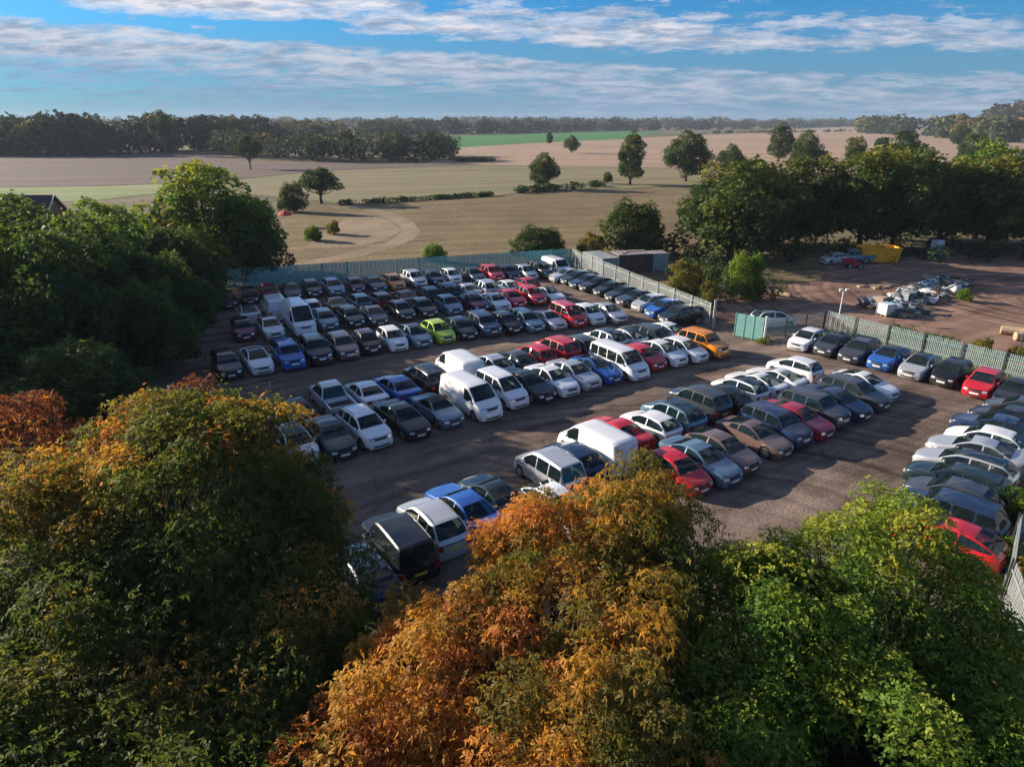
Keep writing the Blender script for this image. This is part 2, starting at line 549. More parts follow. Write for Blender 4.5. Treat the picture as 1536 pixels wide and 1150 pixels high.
SPEC = {
    #            L    W     H    nose  u_cowl z_c   u_rf  u_rr  u_tail z_t   z_end  belt0 belt1 axles        wheel clear wr
    'hatch':   (4.10, 1.75, 1.47, 0.70, 1.02, 0.97, 1.78, 3.30, 3.93, 1.00, 0.88, 0.90, 0.99, (0.80, 3.36), 0.315, 0.17, 0.60),
    'mini':    (3.60, 1.64, 1.50, 0.74, 0.78, 0.99, 1.42, 3.02, 3.48, 1.00, 0.88, 0.92, 0.98, (0.66, 3.00), 0.295, 0.17, 0.57),
    'saloon':  (4.58, 1.78, 1.43, 0.68, 1.22, 0.95, 2.02, 3.05, 3.85, 1.06, 0.98, 0.88, 0.98, (0.84, 3.62), 0.320, 0.16, 0.58),
    'estate':  (4.65, 1.78, 1.47, 0.70, 1.20, 0.97, 2.00, 4.02, 4.52, 1.02, 0.90, 0.90, 0.99, (0.86, 3.66), 0.320, 0.17, 0.60),
    'coupe':   (4.36, 1.78, 1.36, 0.66, 1.28, 0.92, 2.08, 2.75, 3.85, 1.00, 0.90, 0.86, 0.96, (0.84, 3.46), 0.325, 0.15, 0.55),
    'roadster': (4.30, 1.76, 1.33, 0.66, 1.35, 0.91, 2.00, 2.72, 3.30, 1.00, 0.88, 0.86, 0.95, (0.84, 3.40), 0.320, 0.15, 0.56),
    'suv':     (4.40, 1.81, 1.66, 0.86, 1.08, 1.12, 1.78, 3.66, 4.24, 1.12, 0.98, 1.03, 1.12, (0.84, 3.50), 0.355, 0.24, 0.63),
    'mpv':     (4.36, 1.80, 1.78, 0.82, 0.86, 1.10, 1.70, 3.98, 4.28, 1.08, 0.92, 1.00, 1.06, (0.84, 3.56), 0.325, 0.19, 0.66),
    'offroader': (4.60, 1.84, 1.90, 1.00, 1.34, 1.16, 1.80, 4.34, 4.54, 1.16, 1.05, 1.10, 1.14, (0.84, 3.60), 0.370, 0.26, 0.72),
    'van':     (5.00, 1.90, 1.96, 0.92, 0.82, 1.20, 1.62, 4.80, 4.97, 1.15, 1.02, 1.08, 1.10, (0.92, 4.00), 0.335, 0.20, 0.80),
    'minibus': (5.00, 1.90, 1.98, 0.92, 0.82, 1.20, 1.62, 4.80, 4.97, 1.20, 1.02, 1.08, 1.14, (0.92, 3.95), 0.335, 0.20, 0.78),
    'bigvan':  (5.65, 1.98, 2.50, 0.98, 0.78, 1.28, 1.80, 5.45, 5.62, 1.15, 1.02, 1.14, 1.16, (0.95, 4.40), 0.345, 0.22, 0.82),
    'hatch2':  (3.95, 1.72, 1.52, 0.74, 0.92, 1.01, 1.62, 3.32, 3.84, 1.00, 0.90, 0.94, 1.04, (0.76, 3.24), 0.305, 0.17, 0.60),
    'hatch3':  (4.28, 1.78, 1.44, 0.69, 1.10, 0.95, 1.92, 3.15, 4.08, 1.02, 0.92, 0.89, 1.02, (0.84, 3.48), 0.325, 0.16, 0.58),
    'saloon2': (4.72, 1.80, 1.45, 0.71, 1.30, 0.97, 2.10, 3.25, 4.02, 1.05, 1.00, 0.90, 1.00, (0.84, 3.74), 0.330, 0.16, 0.60),
    'suv2':    (4.48, 1.82, 1.72, 0.94, 1.18, 1.15, 1.70, 3.92, 4.34, 1.14, 1.02, 1.06, 1.13, (0.86, 3.56), 0.365, 0.25, 0.67),
    'pickup':  (5.22, 1.82, 1.76, 0.92, 1.25, 1.14, 1.90, 3.05, 3.32, 1.06, 0.74, 1.05, 1.08, (0.90, 4.02), 0.375, 0.26, 0.62),
}
BPILLARS = {'hatch2': (2.25,), 'hatch3': (2.60,), 'saloon2': (2.75,), 'suv2': (2.40, 3.30), 'hatch': (2.42,), 'mini': (2.05,), 'saloon': (2.62,), 'estate': (2.60, 3.45), 'coupe': (2.75,), 'roadster': (),
            'suv': (2.40, 3.25), 'mpv': (2.15, 3.10), 'offroader': (2.40, 3.35), 'van': (), 'minibus': (1.95, 2.95, 3.90),
            'bigvan': (), 'pickup': (2.50,)}
TYPE_NAME = {'hatch': ('hatchback', 'car'), 'mini': ('small city car', 'car'), 'saloon': ('saloon', 'car'), 'estate': ('estate car', 'car'),
             'coupe': ('coupe', 'car'), 'roadster': ('low convertible', 'car'), 'suv': ('crossover', 'car'), 'mpv': ('tall people carrier', 'car'),
             'offroader': ('boxy offroader', 'car'), 'van': ('panel van', 'van'), 'minibus': ('minibus', 'minibus'),
             'bigvan': ('high-roof van', 'van'), 'pickup': ('pickup truck', 'pickup')}
OBJ_NAME = {'hatch': 'hatchback', 'mini': 'city_car', 'saloon': 'saloon_car', 'estate': 'estate_car', 'coupe': 'coupe', 'roadster': 'convertible',
            'suv': 'crossover', 'mpv': 'people_carrier', 'offroader': 'offroader', 'van': 'panel_van', 'minibus': 'minibus',
            'bigvan': 'high_roof_van', 'pickup': 'pickup_truck'}


def wheel_meshes(r):
    n, w = 20, 0.20
    prof = [(r * 0.66, 0.0), (r * 0.70, 0.012), (r * 0.93, 0.010), (r, -0.03), (r, -w + 0.03), (r * 0.93, -w), (r * 0.5, -w)]
    v, fcs = [], []
    for k in range(n):
        a = 2 * math.pi * k / n
        for pr, py in prof:
            v.append((pr * math.cos(a), py, pr * math.sin(a)))
    m = len(prof)
    for k in range(n):
        for j in range(m - 1):
            fcs.append((k * m + j, ((k + 1) % n) * m + j, ((k + 1) % n) * m + j + 1, k * m + j + 1))
    ty = bpy.data.meshes.new('wheel')
    ty.from_pydata(v, [], fcs); ty.update()
    ty.polygons.foreach_set('use_smooth', np.ones(len(ty.polygons), dtype=bool))
    ty.materials.append(M['tyre'])
    # rim: dished disc with five spokes
    mb = MB()
    ri = r * 0.67
    for k in range(5):
        a0 = 2 * math.pi * k / 5
        for s in (-1, 1):
            pass
        p = [(0.05 * math.cos(a0 + 1.2), 0.0, 0.05 * math.sin(a0 + 1.2)), (ri * math.cos(a0 + 0.20), 0.004, ri * math.sin(a0 + 0.20)),
             (ri * math.cos(a0 - 0.20), 0.004, ri * math.sin(a0 - 0.20)), (0.05 * math.cos(a0 - 1.2), 0.0, 0.05 * math.sin(a0 - 1.2))]
        q = [(x, y - 0.035, z) for x, y, z in p]
        mb.add(p + q, [(0, 1, 2, 3), (0, 4, 5, 1), (2, 6, 7, 3)])
    ring = []
    for k in range(n):
        a = 2 * math.pi * k / n
        ring += [(ri * math.cos(a), 0.004, ri * math.sin(a)), (ri * 0.90 * math.cos(a), 0.0, ri * 0.90 * math.sin(a))]
    mb.add(ring, [(2 * k, 2 * ((k + 1) % n), 2 * ((k + 1) % n) + 1, 2 * k + 1) for k in range(n)])
    hub = [(0.07 * math.cos(2 * math.pi * k / 8), 0.008, 0.07 * math.sin(2 * math.pi * k / 8)) for k in range(8)]
    mb.add(hub, [tuple(range(8))])
    rim = mb.mesh('rim', M['rim'])
    back = [(ri * math.cos(2 * math.pi * k / n), -0.07, ri * math.sin(2 * math.pi * k / n)) for k in range(n)]
    bb = MB(); bb.add(back, [tuple(range(n))])
    return ty, rim, bb.mesh('brake_disc', M['under'])


def make_car(kind):
    """Returns the list of parts of one car body: (name, mesh, location, rotation z, parent index, is paint)."""
    (L, W, H, zn, uc, zc, urf, urr, ut, zt, ze, b0, b1, ax, wr_, clear, wr) = SPEC[kind]
    hw = W / 2
    base = kind.rstrip('23')
    vanlike = kind in ('van', 'bigvan', 'minibus')
    boxy = vanlike or kind in ('offroader', 'mpv')
    kp = [(0, zn), (0.10, zn + 0.06), (0.35, zn + 0.45 * (zc - zn)), (uc, zc), ((uc + urf) / 2, (zc + H - 0.05) / 2 + 0.03), (urf, H - 0.06),
          (urf + 0.4, H - 0.012), ((urf + urr) / 2, H), (urr - 0.1, H - (0.015 if boxy else 0.05)), (urr, H - (0.03 if boxy else 0.075)),
          ((urr + ut) / 2, (H - 0.06 + zt) / 2 + (0.03 if base in ('hatch', 'mini', 'suv', 'estate', 'coupe') else 0.0)), (ut, zt)]
    if kind == 'pickup':
        kp += [(ut + 0.03, 0.74), (L, 0.74)]
    else:
        kp += [(L - 0.04, ze + 0.04 if L - ut > 0.3 else ze), (L, ze - 0.03)]
    g = np.linspace(0, L, 600)
    tg = np.interp(g, [k[0] for k in kp], [k[1] for k in kp])
    ker = 13 if kind != 'pickup' else 7
    tp = np.pad(tg, ker // 2, mode='edge')
    tg = np.convolve(tp, np.ones(ker) / ker, 'valid')
    T = lambda u: float(np.interp(u, g, tg))
    belt = lambda u: float(np.interp(u, (0, uc, ut, L), (zn - 0.03, b0, b1, b1 if base != 'saloon' else b1)))
    st = set(np.linspace(0, L, 26).round(3)) | {0.05, 0.12, round(L - 0.05, 3)}
    ra = wr_ + 0.055
    for a in ax:
        for q in (-1, -0.92, -0.75, -0.45, 0, 0.45, 0.75, 0.92, 1):
            st.add(round(a + q * ra, 3))
    keys = [uc, urf, urr, ut]
    sw0 = uc + 0.28 * (urf - uc) if not vanlike else uc + 0.25
    sw1 = {'van': 2.02, 'bigvan': 2.05, 'saloon': ut - 0.30, 'coupe': ut - 0.55, 'roadster': urr + 0.28, 'pickup': ut - 0.12}.get(base, ut - 0.20)
    if kind == 'minibus': sw1 = ut - 0.25
    keys += [sw0, sw1]
    pill = []
    for b in BPILLARS[kind]:
        pill.append((b - 0.035, b + 0.035)); keys += [b - 0.035, b + 0.035]
    st = {s for s in st if all(abs(s - k) > 0.03 for k in keys)} | {round(k, 3) for k in keys}
    st = sorted(s for s in st if 0 <= s <= L)

    def plan(u):
        return hw * (1 - 0.17 * max(0, 1 - u / 0.75) ** 2 - (0.13 if not boxy else 0.05) * max(0, 1 - (L - u) / 0.7) ** 2)

    def xo(u, y, z):
        f = math.exp(-u / 0.35); r = math.exp(-(L - u) / 0.3)
        x = L / 2 - u - 0.20 * f * (y / hw) ** 2 + 0.12 * r * (y / hw) ** 2
        x -= f * (0.28 if not vanlike else 0.40) * max(0, z - 0.45)
        x += r * 0.10 * max(0, z - 0.55) if not boxy else 0
        x -= f * 0.10 * max(0, 0.40 - z); x += r * 0.12 * max(0, 0.40 - z)
        return x

    rings = []
    for u in st:
        w, top = plan(u), T(u)
        b = min(belt(u), top - 0.045)
        h = top - b
        hf = max(0.2, H - b)
        k = min(1.0, h / hf)
        lo = clear
        for a in ax:
            if abs(u - a) <= ra:
                lo = max(lo, wr_ + math.sqrt(max(0, ra * ra - (u - a) ** 2)))
        yb = 0.925 * w
        yt = yb + (wr - yb) * k if h > 0.12 else yb - (yb - wr) * k
        mid = max(lo + 0.03, clear + 0.42 * (b - clear))
        half = [(0.93 * w, lo), (0.985 * w, max(lo + 0.02, clear + 0.12)), (w, max(mid, lo + 0.04)), (0.995 * w, max(lo + 0.05, clear + 0.78 * (b - clear))),
                (0.965 * w, b), (yb, b + 0.012), (yb + (yt - yb) * 0.84, b + h * 0.84), (yt - 0.005, b + h * 0.93),
                (yt * 0.90, b + h * 0.985), (yt * 0.5, b + h * 1.0), (0, b + h * 1.008)]
        ring = [(-y, z) for y, z in half] + [(y, z) for y, z in half[::-1][1:]]
        rings.append([Vector((xo(u, y, z), y, z)) for y, z in ring])
    nr = len(rings[0])           # 21
    cats = {}

    def put(cat, quad):
        cats.setdefault(cat, []).append(quad)
    for i in range(len(st) - 1):
        um = (st[i] + st[i + 1]) / 2
        for j in range(nr - 1):
            jj = j if j < 10 else 19 - j          # strip index on either half
            cat = 'body'
            inpill = any(a < um < c for a, c in pill)
            if jj == 5 and sw0 < um < sw1 and not inpill:
                seg = sum(1 for a, c in pill if um > c)
                cat = ('side_window', 0 if j < 10 else 1, seg)
            elif jj in (8, 9) and uc < um < urf:
                cat = 'windscreen'
            elif jj in (8, 9) and urr < um < ut and kind not in ('van', 'bigvan'):
                cat = 'rear_window'
            elif kind == 'roadster' and jj >= 5 and urf < um < ut:
                cat = 'soft_top'
            elif jj >= 8 and urf <= um <= urr and not vanlike:
                cat = 'roof'
            elif jj == 0 and base in ('suv', 'offroader', 'pickup', 'mpv'):
                cat = 'lower_trim'
            q = [rings[i][j], rings[i + 1][j], rings[i + 1][j + 1], rings[i][j + 1]]
            put(cat, q)
    # closing faces at nose and tail
    for end, u in ((0, 0.0), (-1, L)):
        r = rings[end]
        ys = (-1, -0.72, -0.36, 0, 0.36, 0.72, 1)
        lv = []
        for j in range(5):
            y, z = abs(r[j].y), r[j].z
            lv.append([Vector((xo(u, y * s, z), y * s, z)) for s in ys])
        for j in range(4):
            for s in range(6):
                put('body', [lv[j][s], lv[j][s + 1], lv[j + 1][s + 1], lv[j + 1][s]] if end == 0 else [lv[j][s + 1], lv[j][s], lv[j + 1][s], lv[j + 1][s + 1]])
        cap = list(r[4:17])
        put('body', cap[::-1] if end == 0 else cap)

    def cat_mesh(name, quads, mat):
        idx, vs_, fs_ = {}, [], []
        for q in quads:
            ff = []
            for p in q:
                key = (round(p.x, 4), round(p.y, 4), round(p.z, 4))
                if key not in idx:
                    idx[key] = len(vs_); vs_.append(key)
                if idx[key] not in ff: ff.append(idx[key])
            if len(ff) >= 3: fs_.append(ff)
        me = bpy.data.meshes.new(name)
        me.from_pydata(vs_, [], fs_); me.update()
        me.polygons.foreach_set('use_smooth', np.array([len(f) < 6 for f in fs_]))
        if name == 'body':
            me.set_sharp_from_angle(angle=RAD(42))
        me.materials.append(mat)
        return me
    parts = [('body', cat_mesh('body', cats['body'], PAINT['white'][1]), None, 0, None, True)]
    for c, q in cats.items():
        if c == 'body': continue
        nm = c if isinstance(c, str) else c[0]
        mt = {'soft_top': M['softtop'], 'lower_trim': M['plastic']}.get(nm, M['clear_glass'])
        parts.append((nm, cat_mesh(nm, q, PAINT['white'][1] if nm == 'roof' else mt), None, 0, None, nm == 'roof'))
    # dark floor pan and wheel wells
    mb = MB()
    mb.box((0, 0, clear + 0.02 + 0.22), (L - 0.5, 1.12, 0.44))
    mid_l = ax[1] - ax[0] - 2 * ra - 0.06
    mb.box((L / 2 - (ax[0] + ax[1]) / 2, 0, clear + 0.10), (mid_l, W * 0.9, 0.16))
    parts.append(('floor_pan', mb.mesh('floor_pan', M['under']), None, 0, None, False))

    # seats and dashboard seen through the glass
    mb = MB()
    zs = clear + 0.40
    rows_ = [urf + 0.62] + ([urf + 1.38] if kind not in ('van', 'bigvan', 'roadster') and urr - urf > 1.2 else [])
    if kind == 'minibus': rows_ += [urf + 2.2]
    for k_, u_ in enumerate(rows_):
        top_ = min(zs + 0.62, T(u_ + 0.38) - 0.16)
        hb = top_ - zs
        if hb < 0.2: continue
        for s_ in (-1, 1):
            mb.box((L / 2 - u_ + 0.1, s_ * hw * 0.38, zs + 0.04), (0.50, hw * 0.52, 0.14))
            mb.box((L / 2 - u_ - 0.20, s_ * hw * 0.38, zs + hb * 0.36), (0.13, hw * 0.50, hb * 0.72), ry=-0.18, taper=0.85)
            mb.box((L / 2 - u_ - 0.25, s_ * hw * 0.38, zs + hb * 0.86), (0.09, hw * 0.24, hb * 0.24), ry=-0.12)
    parts.append(('seats', mb.mesh('seats', M['seat']), None, 0, None, False))
    mb = MB()
    mb.box((L / 2 - uc - 0.42, 0, min(zc, b0) - 0.10), (0.42, W * 0.78, 0.16), ry=0.1)
    mb.box((L / 2 - uc - 0.62, hw * 0.40, min(zc, b0) + 0.0), (0.05, 0.34, 0.34), ry=0.4, taper=0.8)
    parts.append(('dashboard', mb.mesh('dashboard', M['plastic']), None, 0, None, False))

    def patch(name, u, y0, y1, z0, z1, mat, off=0.012, ny=4):
        sgn = 1 if u < L / 2 else -1
        mb = MB()
        vs_, fs_ = [], []
        for i in range(ny + 1):
            y = y0 + (y1 - y0) * i / ny
            for z in (z0, z1):
                x = xo(u, y, z)
                vs_ += [(x + sgn * off, y, z), (x - sgn * 0.03, y, z)]
        for i in range(ny):
            a, b = i * 4, i * 4 + 4
            fs_ += [(a, b, b + 2, a + 2), (a, a + 1, b + 1, b), (a + 2, b + 2, b + 3, a + 3)]
        fs_ += [(0, 2, 3, 1), (ny * 4, ny * 4 + 1, ny * 4 + 3, ny * 4 + 2)]
        mb.add(vs_, fs_)
        return (name, mb.mesh(name, mat), None, 0, None, False)
    wn, wt_ = plan(0), plan(L)
    for s in (-1, 1):
        parts.append(patch('headlight', 0, s * wn * 0.58, s * wn * 0.93, zn - 0.15, zn - 0.03, M['lamp']))
    parts.append(patch('grille', 0, -wn * 0.50, wn * 0.50, zn - 0.17, zn - 0.05, M['plastic'], 0.010))
    parts.append(patch('lower_intake', 0, -wn * 0.66, wn * 0.66, clear + 0.06, clear + 0.17, M['plastic'], 0.010))
    parts.append(patch('number_plate', 0, -0.26, 0.26, zn - 0.33, zn - 0.22, M['plate_w'], 0.016, 2))
    zr = min(ze - 0.06, 0.92)
    tall = base in ('hatch', 'mini', 'suv', 'mpv', 'estate', 'van', 'bigvan', 'minibus', 'offroader')
    for s in (-1, 1):
        if kind == 'pickup':
            parts.append(patch('taillight', L, s * wt_ * 0.86, s * wt_ * 0.99, 0.58, 0.72, M['taillamp']))
        else:
            parts.append(patch('taillight', L, s * wt_ * (0.72 if tall else 0.55), s * wt_ * 0.965, zr - (0.24 if tall else 0.15), zr, M['taillamp']))
    parts.append(patch('number_plate', L, -0.26, 0.26, zr - 0.26, zr - 0.15, M['plate_y'], 0.016, 2))
    # mirrors
    um = uc + 0.45 * (urf - uc) if not vanlike else uc + 0.35
    for s in (-1, 1):
        mb = MB()
        mb.box((L / 2 - um, s * (hw + 0.035), belt(um) + 0.10), (0.10, 0.15, 0.12), rz=-s * 0.25, taper=0.75)
        mb.box((L / 2 - um, s * (hw - 0.06), belt(um) + 0.05), (0.05, 0.10, 0.03))
        parts.append(('mirror', mb.mesh('mirror', M['plastic']), None, 0, None, True))
    if base in ('suv', 'estate', 'mpv', 'offroader'):
        for s in (-1, 1):
            mb = MB()
            us = np.linspace(urf + 0.25, urr - 0.15, 5)
            mb.tube([(L / 2 - u, s * wr * 0.93, T(u) + (0.03 if 0 < i < 4 else -0.01)) for i, u in enumerate(us)], 0.018, 4)
            parts.append(('roof_rail', mb.mesh('roof_rail', M['chrome'] if kind == 'mpv' else M['plastic']), None, 0, None, False))
    if kind == 'pickup':
        mb = MB()
        bl = L - ut - 0.06
        cx = L / 2 - ut - 0.05 - bl / 2
        for s in (-1, 1):
            mb.box((cx, s * (hw - 0.09), 0.90), (bl, 0.11, 0.36))
        mb.box((-L / 2 + 0.12, 0, 0.90), (0.08, W - 0.30, 0.36))
        parts.append(('load_bed', mb.mesh('load_bed', PAINT['white'][1]), None, 0, None, True))
        mb = MB(); mb.box((cx - 0.02, 0, 0.762), (bl - 0.12, W - 0.32, 0.03))
        parts.append(('bed_liner', mb.mesh('bed_liner', M['plastic']), None, 0, None, False))
    if kind in ('van', 'bigvan'):
        mb = MB()
        for s in (-1, 1):
            mb.box((-L / 2 + 0.02, s * 0.40, (1.22 + H) / 2 - 0.12), (0.05, 0.50, 0.34))
        if kind == 'bigvan':
            parts.append(('rear_window', mb.mesh('rear_window', M['glass']), None, 0, None, False))
    for a in ax:
        for s in (-1, 1):
            parts.append(('wheel', None, (L / 2 - a, s * (hw - 0.035), wr_), 0 if s > 0 else math.pi, 'wheel', False))
    return parts


WHEELS = {}
CARS = {}


def place_car(kind, colour, x, y, heading, label, group, z=0.004):
    rnd = random.Random(int(x * 100) * 31 + int(y * 100))
    kind = rnd.choice({'hatch': ('hatch', 'hatch2', 'hatch3'), 'saloon': ('saloon', 'saloon2'), 'suv': ('suv', 'suv2')}.get(kind, (kind,)))
    dark_roof = rnd.random() < 0.13 and colour != 'black'
    if kind not in CARS:
        CARS[kind] = make_car(kind)
    r = SPEC[kind][14]
    if r not in WHEELS:
        WHEELS[r] = wheel_meshes(r)
    root = empty(OBJ_NAME[kind.rstrip('23')], (x, y, z), RAD(heading))
    root.scale = (rnd.uniform(0.955, 1.01), rnd.uniform(0.965, 1.0), rnd.uniform(0.95, 1.03))
    tag(root, label, TYPE_NAME[kind.rstrip('23')][1], group)
    paint = PAINT[colour][1]
    for name, me, loc, rz, special, is_paint in CARS[kind]:
        if special == 'wheel':
            ty, rim, disc = WHEELS[r]
            w = obj('wheel', ty, root, loc, (0, 0, rz))
            obj('rim', rim, w)
            obj('brake_disc', disc, w)
            continue
        o = obj(name, me, root)
        if is_paint:
            o.material_slots[0].link = 'OBJECT'
            o.material_slots[0].material = M['glass'] if (name == 'roof' and dark_roof) else paint
    return root


